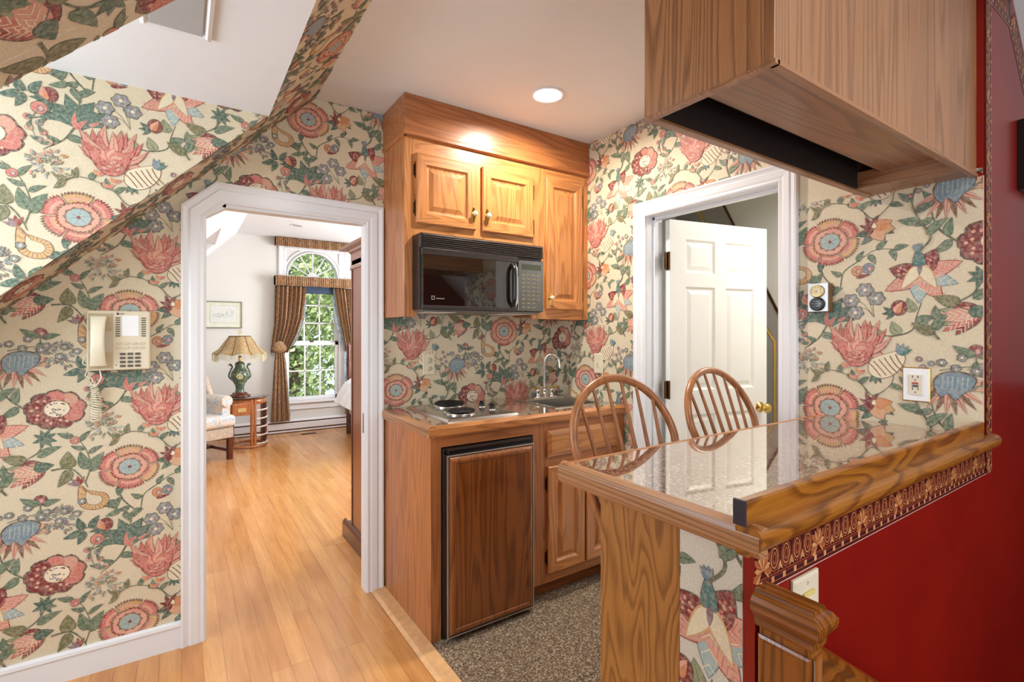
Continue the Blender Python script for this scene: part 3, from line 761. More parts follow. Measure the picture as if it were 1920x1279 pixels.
struct(b.build('trim_2', M['white']))
b = MB(); b.box(OX1-.0075, OX1-.006, W+.012, W+.034, .80, .90); b.box(OX1-.0085, OX1-.0075, W+.016, W+.030, .815, .84)
tag(b.build('strike_plate', M['steel']), 'small steel strike plate set in the right jamb of the bedroom opening', 'strike plate')
b = MB(); path = [(-(DY1-.002), 0), (-(DY1-.002), DZ-.002), (-(DY0+.002), DZ-.002), (-(DY0+.002), 0)]
b.sweep(path, [(d*1.12, h) for d, h in CAS], lambda u, v, h: (XR-h, -u, v))
struct(b.build('trim_4', M['white']))
b = MB(); b.box(XR-.002, XR+.118, DY1-.004, DY1+.014, 0, DZ); b.box(XR-.002, XR+.118, DY0-.014, DY0+.004, 0, DZ); b.box(XR-.002, XR+.118, DY0, DY1, DZ-.004, DZ+.014)
b.box(XR+.045, XR+.075, DY1-.016, DY1-.004, 0, DZ); b.box(XR+.045, XR+.075, DY0+.004, DY0+.016, 0, DZ); b.box(XR+.045, XR+.075, DY0, DY1, DZ-.016, DZ-.004)
struct(b.build('trim_5', M['white']))
# baseboard under the telephone
b = MB(); b.sweep([(-1.3, 0), (.005, 0)], [(0, 0), (0, .014), (.085, .014), (.092, .018), (.104, .016), (.110, .008), (.110, 0)], lambda u, v, h: (u, W-h, v))
struct(b.build('baseboard_back', M['white']))
# ---------- red half wall, pass-through and the wall to the right ----------
RY = .45
b = MB()
b.box(.775, XR-.001, RY, RY+.132, -1.5, .950, 0)
struct(b.build('wall_red_half', M['red'])); b = MB()
b.prism([(XR+.002, .955), (3.9, .955), (3.9, CZ-1.565*.9), (2.335, CZ), (XR+.002, CZ)], 'y', RY, RY+.05, 0)
b.box(XR-.001, 3.9, RY, RY+.05, -1.5, .955, 0)
struct(b.build('wall_red', M['red']))
# red return beside the hanging cabinet
b = MB(); b.box(XR-.0012, XR+.001, .4515, .470, 1.786, CZ); struct(b.build('wall_red_return', M['red']))
# papered end of the half wall
b = MB(); b.box(.7735, .776, .4705, .594, 0, .951, 0, srgb(214, 210, 196))
decorate(b, [(-.594, .02), (-.4705, .02), (-.4705, .951), (-.594, .951)], (-.801, .944), lambda u, v, h: (.7735-h*.6, -u, v), scale=1.0)
struct(b.build('wall_half_end', [M['paper']], fixn=False))
# printed border paper
def border(mb, u0, u1, to3, c0=srgb(78, 16, 14), w_=.076):
    """strip running along u, v in 0..w_ (v=0 the outer, white-lined side)"""
    def Q(pts, col, L): mb.add([to3(p[0], p[1], .0004+L*5e-5) for p in pts], [tuple(range(len(pts)))], 0, col)
    def R(a, b_, c, d, col, L): Q([(a, c), (b_, c), (b_, d), (a, d)], col, L)
    gold, dgold, mar, red, drk, pk = srgb(206, 146, 92), srgb(168, 92, 52), srgb(92, 26, 18), srgb(136, 52, 34), srgb(48, 10, 10), srgb(216, 160, 130)
    R(u0, u1, 0, w_, c0, 0); R(u0, u1, -.0016, .0, srgb(222, 190, 176), 1)
    R(u0, u1, .006, .0075, dgold, 1); R(u0, u1, .0145, .0165, red, 1); R(u0, u1, .019, .0205, dgold, 1); R(u0, u1, .008, .014, srgb(60, 20, 30), 1)
    n = int((u1-u0)/.0365)
    for i in range(n+1):
        a = u0+.012+i*.0365
        if a+.009 < u1: R(a, a+.009, .006, .0165, pk if i % 5 == 0 else gold, 2)
    k = 0; a = u0+.02
    while a < u1-.02:
        cx, cy = a, .046
        def el(rx, ry, col, L, n_=16): Q([(cx+rx*math.cos(t), cy+ry*math.sin(t)) for t in [6.283*i/n_ for i in range(n_)]], col, L)
        if k % 5 == 0:
            for j, d in enumerate(range(-10, 200, 26)):
                ang = math.radians(d); L_ = .030 if d % 4 else .024
                p = [(cx+.0, cy-.012)]
                for t, s_ in ((.4, .16), (.75, .17), (1, 0), (.75, -.17), (.4, -.16)):
                    p.append((cx+L_*t*math.cos(ang+s_*1.2), cy-.012+L_*1.35*t*math.sin(ang+s_*1.2)))
                Q(p, gold if j % 2 else dgold, 8+j)
            for d in (-40, 220, 190, -10):
                ang = math.radians(d); Q([(cx, cy-.010), (cx+.02*math.cos(ang+.3), cy-.014+.02*math.sin(ang+.3)), (cx+.026*math.cos(ang), cy-.012+.026*math.sin(ang))], gold, 7)
        else:
            el(.0155, .023, dgold, 2); el(.0138, .0212, mar, 3); el(.0112, .0178, gold, 4); el(.0092, .0156, mar, 5); el(.006, .011, dgold, 6); el(.0036, .0072, mar, 7)
            Q([(cx-.0185, cy-.02), (cx-.010, cy-.024), (cx-.0185, cy-.006)], gold, 3); Q([(cx+.0185, cy-.02), (cx+.010, cy-.024), (cx+.0185, cy-.006)], gold, 3)
        a += .0375; k += 1
b = MB(); border(b, .776, XR+.065, lambda u, v, h: (u, RY-h, .884+v)); 
tag(b.build('trim_6', [M['border']], fixn=False), kind='structure')
b = MB(); border(b, .886, 2.405, lambda u, v, h: (XR+.064-v*.80, RY-.0012-h, u), w_=.076)
border(b, XR+.064, 2.30, lambda u, v, h: (u, RY-.0006-h, 2.328+v*1.2))
c45 = math.cos(math.radians(-42)); s45 = math.sin(math.radians(-42))
border(b, 0, 1.2, lambda u, v, h: (2.283+u*c45-v*1.25*s45, RY-.0006-h, 2.327+u*s45+v*1.25*c45))
tag(b.build('trim_7', [M['border']], fixn=False), kind='structure')
# ---------- bedroom shell ----------
BY = 7.05; BCZ = 2.545
WX0, WX1, WZ0 = 1.14, 1.82, .405
b = MB(); b.box(-1.3, WX0, BY, BY+.14, 0, BCZ); b.box(WX1, 3.8, BY, BY+.14, 0, BCZ); b.box(WX0, WX1, BY, BY+.14, 0, WZ0)
cx, R_ = 1.479, .325; zA = 2.045
arc = [(cx+R_*math.cos(t), zA+R_*1.04*math.sin(t)) for t in [math.pi*i/24 for i in range(25)]]
b.prism([(cx, zA+R_*1.04)]+[(p[0], p[1]) for p in arc[11::-1]]+[(WX1, zA), (WX1, BCZ), (cx, BCZ)], 'y', BY, BY+.14)
b.prism([(cx, zA+R_*1.04), (cx, BCZ), (WX0, BCZ), (WX0, zA)]+[(p[0], p[1]) for p in arc[24:12:-1]], 'y', BY, BY+.14)
b.box(WX0, WX1, BY, BY+.14, 1.965, zA)
struct(b.build('wall_bedroom_window', M['bedwall'], fixn=False))
b = MB(); b.box(-1.35, 3.85, W+.055, BY+.14, BCZ, BCZ+.05); struct(b.build('ceiling_bedroom', M['ceil']))
b = MB(); b.prism([(.572, BCZ), (-1.3, BCZ-1.872), (-1.3, BCZ-1.80), (.572, BCZ+.05)], 'y', W+.06, 5.3); b.prism([(.572, BCZ), (-1.3, BCZ-1.872), (-1.3, BCZ-1.80), (.572, BCZ+.05)], 'y', 6.35, BY)
b.prism([(.572, BCZ), (.30, BCZ-.272), (.30, BCZ-.20), (.572, BCZ+.05)], 'y', 5.3, 6.35); b.box(-1.3, .31, 5.3, 6.35, BCZ-.27, BCZ-.2)
b.prism([(.30, BCZ-.27), (-1.3, BCZ-.27), (-1.3, BCZ-1.87)], 'y', 6.33, 6.35); b.prism([(.30, BCZ-.27), (-1.3, BCZ-.27), (-1.3, BCZ-1.87)], 'y', 5.28, 5.3)
struct(b.build('ceiling_bedroom_slope', M['ceil'], fixn=False))
b = MB(); b.box(3.8, 3.86, W, BY+.14, 0, BCZ); struct(b.build('wall_bedroom_right', M['bedwall']))
b = MB(); b.box(-1.36, -1.3, W, BY+.14, 0, 2.4); struct(b.build('wall_bedroom_left', M['bedwall']))
# window in the bedroom
b = MB()
prof = [(0, 0), (0, .012), (.02, .018), (.03, .014), (.075, .02), (.085, .026), (.095, .02), (.095, 0)]
b.sweep([(WX0+.004, WZ0), (WX0+.004, 2.40), (WX1-.004, 2.40), (WX1-.004, WZ0)], prof, lambda u, v, h: (u, BY-h, v))
b.box(1.02, 1.95, BY-.055, BY+.02, WZ0-.03, WZ0); b.box(1.05, 1.92, BY-.02, BY, .29, WZ0-.03); b.box(1.05, 1.92, BY-.014, BY+.01, 1.955, 2.055)
# spandrel panel around the fanlight
o = struct(b.build('window_1', M['white']))
b = MB(); b.tube([(p[0], BY-.012, p[1]) for p in arc], .012, 6); b.tube([(cx+(R_+.045)*math.cos(t), BY-.004, zA+(R_+.045)*1.04*math.sin(t)) for t in [math.pi*i/24 for i in range(25)]], .012, 6)
for i in range(1, 6):
    t = math.pi*i/6; b.tube([(cx+.06*math.cos(t), BY+.03, zA+.06*math.sin(t)), (cx+R_*math.cos(t), BY+.03, zA+R_*1.04*math.sin(t))], .009, 6)
b.lathe([(.07, BY+.02), (.07, BY+.045)], (cx, 0, zA), 'y', 20)
b.box(WX0, WX1, BY+.01, BY+.06, zA-.01, zA+.016)
b.build('fanlight_frame', M['white'], o)
def sash(z0, z1, y, rows, name, fr=.045):
    b = MB()
    b.box(WX0, WX0+fr, y, y+.035, z0, z1); b.box(WX1-fr, WX1, y, y+.035, z0, z1); b.box(WX0, WX1, y, y+.035, z0, z0+fr); b.box(WX0, WX1, y, y+.035, z1-fr, z1)
    for i in (1, 2):
        x = WX0+fr+(WX1-WX0-2*fr)*i/3; b.box(x-.009, x+.009, y+.008, y+.028, z0, z1)
    for i in range(1, rows):
        z = z0+fr+(z1-z0-2*fr)*i/rows; b.box(WX0, WX1, y+.008, y+.028, z-.009, z+.009)
    s_ = b.build(name, M['white'], o, .002)
    g = MB(); g.box(WX0+fr, WX1-fr, y+.015, y+.019, z0+fr, z1-fr); g.build('pane', M['glass'], s_)
    return s_
sash(WZ0, 1.18, BY+.03, 2, 'lower_sash'); sash(1.15, 1.96, BY+.07, 3, 'upper_sash')
g = MB(); g.prism([(cx+R_*math.cos(t), zA+R_*1.04*math.sin(t)) for t in [math.pi*i/24 for i in range(25)]], 'y', BY+.040, BY+.044); g.build('pane', M['glass'], o)
g = MB(); g.box(cx-.035, cx+.01, BY+.015, BY+.03, 1.178, 1.195); g.build('sash_lock', M['blk'], o)
# ---------- bathroom shell ----------
b = MB(); b.box(3.2, 3.25, .5, 3.4, 0, 2.6); struct(b.build('wall_bathroom_far', M['bathwall']))
b = MB(); b.box(2.13, 3.6, 3.3, 3.35, 0, 2.6); b.box(2.13, 3.6, .50, .55, 0, 2.6); struct(b.build('wall_bathroom_side', M['bathwall']))
b = MB(); b.box(2.02, 3.6, .5, 3.4, 2.45, 2.5); struct(b.build('ceiling_bathroom', M['bathwall']))
# ---------------- kitchen ----------------
PANEL = [(0, 0), (0, .014), (.005, .019), (.050, .019), (.054, .013), (.058, .009), (.066, .008), (.088, .017), (.092, .017)]
def raised(b, x0, x1, z0, z1, y, mats=(0, 1), prof=PANEL):
    """raised-panel front facing -y, back at y"""
    mm = []
    for i in range(len(prof)-1): mm.append((mats[0], mats[1]) if prof[i][0] < .052 else (mats[0], mats[0]))
    b.rings((x0, x1, z0, z1), prof, lambda u, v, h: (u, y-h, v), mm)
    b.box(x0+.001, x1-.001, y-.002, y+.001, z0+.001, z1-.001, mats[0])
def knob_part(parent, x, y, z):
    b = MB(); pts = []
    for i in range(24):
        t = 2*math.pi*i/24; r = 1+.16*math.cos(4*t); pts.append((x+.012*r*math.cos(t), z+.040*math.sin(t)*(1+.05*math.cos(6*t))))
    b.prism(pts, 'y', y-.003, y)
    h = b.build('knob', M['brass'], parent, .0008); tag(h, 'brass knob on a long scalloped backplate')
    c = MB(); c.lathe([(.006, -.002), (.005, -.010), (.011, -.015), (.014, -.021), (.011, -.026), (.001, -.028)], (x, y, z+.003), 'y', 16)
    c.build('knob_centre', M['ivory'], h)
def hinge_part(parent, x, y, z, n='hinge'):
    b = MB(); b.box(x-.009, x, y-.004, y, z-.026, z+.026); b.tube([(x, y-.008, z-.032), (x, y-.008, z+.032)], .0045, 8); b.sphere((x, y-.008, z+.035), .005, 5); b.sphere((x, y-.008, z-.035), .005, 5)
    b.build(n, M['ant'], parent)
FY = 2.205
uc = thing('wall_cabinet', (1.43, 2.35, 1.385), 'honey oak wall cabinet with three raised-panel doors and a deep fascia', 'cabinet')
b = MB()
b.box(.867, .885, FY+.0182, W-.002, 1.385, 2.24); b.box(1.995, XR-.001, FY+.0182, W-.002, 1.385, 2.24); b.box(.885, 1.995, FY+.02, W-.002, 1.79, 2.24); b.box(1.67, 1.995, FY+.02, W-.002, 1.40, 1.79)
b.box(.885, .915, FY+.02, W-.002, 1.388, 1.79)
b.build('body', OK('cab', 'z'), uc, .0015)
BX_ = [(.867, .922, FY-.002, FY+.018, 1.385, 2.245), (1.965, XR-.001, FY-.002, FY+.018, 1.385, 2.245), (1.608, 1.698, FY-.002, FY+.018, 1.385, 2.245), (1.238, 1.287, FY-.002, FY+.018, 1.79, 2.2)]
for q_ in BX_: b = MB(); b.box(*q_); b.build('stile', OK('hon', 'z'), uc, .001)
BX_ = [(.922, 1.608, FY-.0015, FY+.018, 2.15, 2.245), (1.698, 1.965, FY-.0015, FY+.018, 2.15, 2.245), (.922, 1.608, FY-.0015, FY+.018, 1.772, 1.84), (1.60, 1.965, FY-.0015, FY+.018, 1.385, 1.45)]
for q_ in BX_: b = MB(); b.box(*q_); b.build('rail', OK('hon', 'x'), uc, .001)
b = MB()
b.box(.8625, XR-.001, FY-.015, W-.002, 2.245, CZ-.001)
b.prism([(FY-.015, 2.232), (FY-.022, 2.236), (FY-.022, 2.252), (FY-.015, 2.258), (FY, 2.258), (FY, 2.232)], 'x', .8585, XR-.001)
b.prism([(.8625, 2.232), (.8575, 2.238), (.8575, 2.252), (.8625, 2.258), (.875, 2.258), (.875, 2.232)], 'y', FY-.02, W-.002)
fa = b.build('fascia', OK('cab', 'x'), uc, .001)
for i, (x0, x1, z0, z1, hx, hz, kx, kz) in enumerate([(.920, 1.243, 1.828, 2.160, .920, (2.08, 1.90), 1.226, 1.905), (1.281, 1.604, 1.828, 2.160, 1.604, (2.08, 1.89), 1.306, 1.905), (1.692, 1.960, 1.440, 2.178, 1.960, (2.08, 1.53), 1.716, 1.50)]):
    b = MB(); raised(b, x0, x1, z0, z1, FY-.001)
    d = b.build('door', [OK('hon', 'z'), OK('hon', 'x')], uc)
    for hh in hz: hinge_part(d, hx if hx < x0+.1 else hx+.004, FY-.002, hh)
    knob_part(d, kx, FY-.020, kz)
# microwave
mw = thing('microwave_oven', (1.255, 2.25, 1.41), 'black over-counter microwave oven hung under the oak wall cabinet', 'microwave')
X0, X1, MY = .906, 1.604, 2.105
b = MB(); b.box(X0, X1, MY+.012, W-.01, 1.418, 1.768); b.build('housing', M['blk'], mw, .003)
b = MB(); b.box(X0, X1, MY, MY+.014, 1.702, 1.768)
for i in range(7): b.prism([(MY-.009, 1.706+i*.0088), (MY-.001, 1.7125+i*.0088), (MY-.001, 1.7105+i*.0088), (MY-.009, 1.704+i*.0088)], 'x', X0+.01, X1-.006)
b.build('vent_grille', plain('grey_grille_plastic', (64, 56, 52), .35, .2), mw)
b = MB(); b.box(X0+.006, 1.434, MY-.008, MY+.012, 1.420, 1.684); dr = b.build('door', M['glassblk'], mw, .004)
b = MB(); b.box(X0+.004, 1.436, MY-.010, MY+.008, 1.668, 1.699); b.box(X0+.004, 1.436, MY-.010, MY+.008, 1.418, 1.436); b.build('door_trim', plain('gunmetal_trim', (58, 52, 50), .35, .3), dr, .002)
b = MB(); b.tube(spline([(1.402, MY-.010, 1.655), (1.398, MY-.036, 1.625), (1.398, MY-.040, 1.55), (1.398, MY-.036, 1.475), (1.402, MY-.010, 1.445)], 6), .010, 10); b.build('handle', M['blk'], dr)
b = MB(); b.prism([(1.408, 1.66), (1.424, 1.64), (1.424, 1.46), (1.408, 1.44), (1.414, 1.46), (1.414, 1.64)], 'y', MY-.026, MY-.006); b.build('handle_trim', M['steel'], dr)
b = MB(); b.box(.955, .972, MY-.0088, MY-.008, 1.462, 1.480); b.box(.958, .969, MY-.0092, MY-.0088, 1.465, 1.477, 1)
for i in range(5): b.box(.980+i*.0085, .9868+i*.0085, MY-.0088, MY-.008, 1.466, 1.4705)
b.build('badge', [plain('silver_lettering', (170, 160, 145), .4, .4), M['blk']], dr)
b = MB(); b.box(1.438, X1-.002, MY-.008, MY+.012, 1.420, 1.686); cp = b.build('control_panel', M['glassblk'], mw, .003)
b = MB(); b.box(1.462, 1.585, MY-.0092, MY-.008, 1.636, 1.665); b.build('display', plain('dim_green_display', (52, 56, 40), .2), cp)
b = MB()
for r in range(9):
    for c in range(4 if r < 7 else 3): b.box(1.462+c*.032, 1.484+c*.032, MY-.0088, MY-.008, 1.606-r*.021, 1.613-r*.021)
b.build('buttons', plain('pale_key_legends', (128, 116, 88), .5), cp)
b = MB()
b.box(X0+.01, X1-.01, MY+.02, W-.012, 1.408, 1.42); b.build('underside', plain('grey_hood_underside', (128, 122, 116), .35, .6), mw, .003)
LL_ = plain('frosted_lamp_lens', (214, 214, 216), .4)
for (x0, x1) in ((.945, 1.10), (1.39, 1.55)): b = MB(); b.box(x0, x1, MY+.03, MY+.22, 1.4055, 1.409); b.build('lamp_lens', LL_, mw)
# base cabinet
LY = 1.915
lc = thing('base_cabinet', (1.44, 2.2, 0), 'oak base cabinet below the granite counter, holding the small fridge', 'cabinet')
b = MB(); b.box(.869, .887, LY+.0182, W-.002, 0, .868); b.box(1.405, 1.425, LY+.02, W-.002, .09, .868); b.box(.887, XR-.001, W-.02, W-.002, .09, .868); b.box(1.425, XR-.001, LY+.02, W-.02, .09, .11)
b.build('body', OK('cab', 'z'), lc, .001)
BX_ = [(.869, .917, LY-.002, LY+.018, 0, .868), (1.398, 1.494, LY-.002, LY+.018, .09, .868), (1.955, XR-.001, LY-.002, LY+.018, .09, .868), (1.70, 1.74, LY-.0018, LY+.018, .11, .67)]
for q_ in BX_: b = MB(); b.box(*q_); b.build('stile', OK('cab', 'z'), lc, .001)
BX_ = [(.917, 1.398, LY-.0015, LY+.018, .822, .868), (1.494, 1.955, LY-.0015, LY+.018, .825, .868), (1.494, 1.955, LY-.0015, LY+.018, .655, .70), (1.494, 1.955, LY-.0015, LY+.018, .09, .145)]
for q_ in BX_: b = MB(); b.box(*q_); b.build('rail', OK('cab', 'x'), lc, .001)
b = MB(); b.box(1.398, XR-.001, 1.975, 1.99, 0, .09); b.build('toe_kick', OK('fri', 'x'), lc)
b = MB(); raised(b, 1.478, 1.955, .704, .832, LY-.002, (0, 0), [(0, 0), (0, .010), (.022, .019), (.024, .019)]); b.build('drawer_front', [OK('hon', 'x')], lc)
for (x0, x1, hx) in ((1.478, 1.716, 1.478), (1.727, 1.955, None)):
    b = MB(); raised(b, x0, x1, .138, .658, LY-.002); d = b.build('door', [OK('hon', 'z'), OK('hon', 'x')], lc)
    if hx:
        for hh in (.575, .215): hinge_part(d, hx, LY-.003, hh)
# fridge
fr = thing('mini_fridge', (1.15, 2.2, 0), 'small built-in fridge with a dark oak door panel in a black frame', 'fridge')
b = MB(); b.box(.920, 1.394, LY-.012, LY+.50, .012, .818); b.build('housing', M['blk'], fr, .004)
b = MB(); b.box(.922, 1.372, 1.872, LY-.014, .026, .796); fd = b.build('door', M['blk'], fr, .003)
b = MB(); b.sweep([(.9235, .028), (1.3705, .028), (1.3705, .794), (.9235, .794)][::-1], [(0, .0), (0, .005), (-.005, .005), (-.005, 0)], lambda u, v, h: (u, 1.872-h, v), closed=True)
b.build('door_edging', plain('pale_metal_edging', (206, 198, 186), .3, .6), fd)
b = MB(); b.rings((.931, 1.363, .036, .786), [(0, 0), (.004, .006), (.012, .013), (.020, .015), (.028, .013), (.030, .009), (.034, .010), (.2, .010)][:7], lambda u, v, h: (u, 1.870-h, v)); b.build('door_panel', OK('fri', 'z'), fd)
b = MB(); b.box(.93, 1.365, 1.872, LY-.014, .798, .816); b.build('top_vent', M['blk'], fr, .002)
# countertop
ct = thing('countertop', (1.44, 2.2, .868), 'brown granite-tile countertop with rounded oak edging under the wall cabinet', 'countertop')
b = MB(); b.box(.876, XR-.001, LY-.008, W-.001, .885, .918)
ctop = b.build('stone_top', M['granite'], ct)
b = MB(); b.prism([(LY-.002, .868), (LY-.016, .870), (LY-.023, .878), (LY-.024, .905), (LY-.018, .917), (LY-.008, .9195), (LY-.004, .918), (LY-.002, .868)], 'x', .852, XR-.001); b.build('front_edging', OK('hon', 'x'), ct)
b = MB(); b.prism([(.869, .868), (.857, .870), (.851, .880), (.850, .905), (.855, .916), (.866, .9195), (.880, .918), (.880, .868)], 'y', LY-.020, W-.020); b.build('side_edging', OK('bar', 'y'), ct)
# cooktop
ck = thing('cooktop', (1.155, 2.195, .918), 'stainless two-burner electric cooktop set in the granite counter', 'cooktop')
b = MB(); b.rings((.968, 1.345, 1.955, 2.435), [(0, 0), (.006, .009), (.018, .012), (.024, .009), (.03, .009)], lambda u, v, h: (u, v, .918+h)); b.build('top_plate', M['steel'], ck)
for (bx, by, br) in ((1.168, 2.345, .083), (1.108, 2.095, .068)):
    d = MB(); d.lathe([(br+.010, .0), (br+.012, .004), (br+.004, .006), (br-.01, .001), (.02, -.001), (.001, -.001)], (bx, by, .9275), 'z', 32); dp = d.build('drip_pan', M['chrome'], ck)
    b = MB(); pts = [Vector((bx+(.018+(br-.018)*t/1.0)*math.cos(4.3*2*math.pi*t), by+(.018+(br-.018)*t)*math.sin(4.3*2*math.pi*t), .940)) for t in [i/110 for i in range(111)]]
    b.tube(pts, .0052, 7); b.lathe([(.012, 0), (.012, .004), (.001, .005)], (bx, by, .936), 'z', 12); b.build('burner_coil', M['coil'], ck)
for (kx, ky) in ((1.292, 2.215), (1.287, 2.105)):
    b = MB(); b.lathe([(.021, 0), (.021, .004), (.001, .004)], (kx, ky, .927), 'z', 20, 1); b.lathe([(.015, .004), (.014, .020), (.001, .021)], (kx, ky, .927), 'z', 18); b.box(kx-.0035, kx+.0035, ky-.014, ky+.014, .945, .957); b.build('control_knob', [M['blk'], M['steel']], ck)
b = MB(); b.lathe([(.005, 0), (.004, .003), (.001, .003)], (1.235, 2.03, .927), 'z', 10); b.build('pilot_light', M['blk'], ck)
# sink
sk = thing('bar_sink', (1.78, 2.2, .918), 'small stainless bar sink in the right end of the back counter', 'sink')
b = MB(); b.rings((1.592, 1.975, 1.985, 2.405), [(0, 0), (.004, .004), (.014, .005), (.022, .003)], lambda u, v, h: (u, v, .918+h))
b2 = MB(); b2.rings((1.592, 1.975, 1.985, 2.405), [(0, 0), (.004, .004), (.012, .005), (.020, .0045)], lambda u, v, h: (u, v, .918+h)); b2.f = b2.f[:-1]; b2.m = b2.m[:-1]; b2.c = b2.c[:-1]; b2.sm = b2.sm[:-1]
# deck: frame ring between rim and bowl
o0 = (1.612, 1.955, 2.005, 2.385); i0 = (1.632, 1.935, 2.020, 2.330); z = .9225
c4 = lambda r: [(r[0], r[2]), (r[1], r[2]), (r[1], r[3]), (r[0], r[3])]
A = c4(o0); B = c4(i0)
for k in range(4):
    j = (k+1) % 4; b2.add([(A[k][0], A[k][1], z), (A[j][0], A[j][1], z), (B[j][0], B[j][1], z-.001), (B[k][0], B[k][1], z-.001)], [(0, 1, 2, 3)])
b2.build('rim', M['steel'], sk)
b = MB(); b.rings(i0, [(0, 0), (.006, -.006), (.012, -.12), (.03, -.14), (.12, -.142)], lambda u, v, h: (u, v, z-.001+h)); b.build('bowl', M['steel'], sk)
# stone top must be open under the sink
ctop.data.clear_geometry(); b = MB()
for (x0, x1, y0, y1) in ((.876, 1.60, LY-.008, W-.001), (1.966, XR-.001, LY-.008, W-.001), (1.60, 1.966, LY-.008, 1.995), (1.60, 1.966, 2.395, W-.001)): b.box(x0, x1, y0, y1, .885, .918)
tmp = b.build('tmp', M['granite'], ct); ctop.data = tmp.data; bpy.data.objects.remove(tmp)
fx, fy, fz = 1.812, 2.362, .922
fc = thing('bar_faucet', (fx, fy, fz), 'tall gooseneck chrome faucet with two lever handles behind the small sink', 'faucet')
b = MB(); b.lathe([(.020, 0), (.020, .006), (.012, .012), (.011, .04), (.013, .048), (.009, .052)], (fx, fy, fz), 'z', 16)
H_ = .20; pts = [(fx, fy, fz+.05), (fx, fy, fz+.12), (fx, fy, fz+H_)]
dx, dy = .62, -.78
for i in range(1, 13):
    a = math.pi*i/13; r = .045; pts.append((fx+dx*r*(1-math.cos(a)), fy+dy*r*(1-math.cos(a)), fz+H_+r*math.sin(a)*1.35))
e = pts[-1]; pts.append((fx+dx*.092, fy+dy*.092, fz+H_-.022))
b.tube(pts, .0075, 10); b.build('spout', M['chrome'], fc)
for s_ in (-1, 1):
    b = MB(); hx = fx+s_*.052; b.lathe([(.016, 0), (.017, .006), (.010, .016), (.009, .03), (.013, .04), (.012, .05), (.006, .056), (.001, .057)], (hx, fy-.004, fz), 'z', 14); h = b.build('handle', M['chrome'], fc)
    b = MB(); b.tube([(hx-.012*s_, fy-.004, fz+.054), (hx+.045*s_, fy-.004-.01, fz+.062)], [.006, .005], 8); b.sphere((hx+.047*s_, fy-.0145, fz+.062), .0065, 5); b.build('lever', M['brass'], h)
b = MB(); b.box(fx-.085, fx+.085, fy-.02, fy+.014, fz-.002, fz+.004); b.build('deck_plate', M['chrome'], fc, .002)
# ---------- bar ----------
BX, BZ = .752, 1.0
bt = thing('bar_countertop', (1.4, .69, .95), 'polished granite-tile bar top with thick oak edging in front of the two stools', 'countertop')
b = MB(); b.box(BX+.020, XR-.001, .470, .908, .966, BZ); b.build('stone_top', M['granite'], bt)
b = MB(); b.prism([(BX+.026, .951), (BX+.006, .953), (BX, .962), (BX, .986), (BX+.004, .995), (BX+.014, 1.001), (BX+.022, 1.0015), (BX+.026, .999)], 'y', .430, .928); b.build('end_edging', OK('bar', 'y'), bt)
b = MB(); b.prism([(.902, .951), (.921, .953), (.928, .962), (.928, .986), (.924, .995), (.914, 1.001), (.906, 1.0015), (.902, .999)], 'x', BX+.006, XR-.001); b.build('back_edging', OK('hon', 'x'), bt)
b = MB(); b.prism([(.470, .951), (.448, .951), (.446, .956), (.440, .959), (.430, .966), (.425, .976), (.424, .985), (.427, .993), (.432, .998), (.437, 1.000), (.452, 1.001), (.470, 1.001)], 'x', BX+.001, XR+.058); b.build('front_moulding', OK('gol', 'x'), bt)
b = MB(); b.prism([(.4505, 1.0), (.4505, 1.037), (.453, 1.041), (.466, 1.041), (.469, 1.038), (.469, 1.0)], 'x', BX-.001, XR-.001)
lip = b.build('raised_lip', OK('gol', 'x'), bt)
b = MB(); b.box(BX-.006, BX-.001, .449, .4705, 1.001, 1.0425); b.build('lip_end_cap', plain('dark_end_cap', (44, 38, 52), .4), bt, .001)
b = MB(); b.box(.775, .80, .596, .806, 0, .951); b.box(.80, .815, .60, .62, 0, .951)
tag(b.build('bar_end_panel', OK('pan', 'z'), None, .0015, origin=(.787, .70, 0)), 'tall oak support panel with arched grain under the free end of the bar', 'panel')
# hanging cabinet
hc = thing('hanging_cabinet', (1.44, .61, 1.787), 'large tan oak cabinet hung from the ceiling over the bar', 'cabinet')
HX0, HX1, HY0, HY1, HZ = .868, XR-.002, .468, .762, 1.787
b = MB(); b.box(HX0, HX0+.018, HY0+.0185, HY1, HZ, CZ-.001); e_ = b.build('end_panel', OK('bar', 'z'), hc, .001)
b = MB(); b.box(HX0, HX1, HY0, HY0+.018, HZ, CZ-.001); b.build('front_panel', OK('hng', 'z'), hc, .001)
b = MB(); b.box(HX0+.018, HX1, HY1-.022, HY1, HZ, CZ-.001); b.build('back_panel', OK('hng', 'x'), hc, .001)
b = MB(); b.box(HX0+.018, HX1-.13, HY0+.018, .668, HZ+.045, HZ+.055); b.box(HX0+.018, HX1-.13, .660, .668, HZ+.055, HZ+.30); b.box(HX0+.018, HX1-.13, .660, HY1-.022, HZ+.30, HZ+.31); b.build('recessed_bottom', OK('hng', 'x'), hc)
b = MB(); b.box(HX0+.0185, HX1-.131, HY1-.026, HY1-.0222, HZ+.006, HZ+.299); b.box(HX0+.0185, HX1-.131, .6685, .672, HZ+.046, HZ+.299); b.box(HX0+.0182, HX0+.022, .672, HY1-.026, HZ+.02, HZ+.299); b.build('slot_liner', plain('dark_slot_finish', (34, 20, 14), .7), hc)  # thin dark liner boxes around the slot behind the recessed bottom
b = MB(); b.box(HX1-.13, HX1, HY0+.018, HY1-.022, HZ+.004, HZ+.06); c_ = b.build('mounting_block', OK('hng', 'y'), hc, .001)
for yy in (.518, .651):
    s_ = MB(); s_.lathe([(.006, 0), (.005, -.0015), (.001, -.002)], (HX1-.125+.01, yy, HZ+.004), 'z', 12); s_.build('screw', M['brass'], c_)
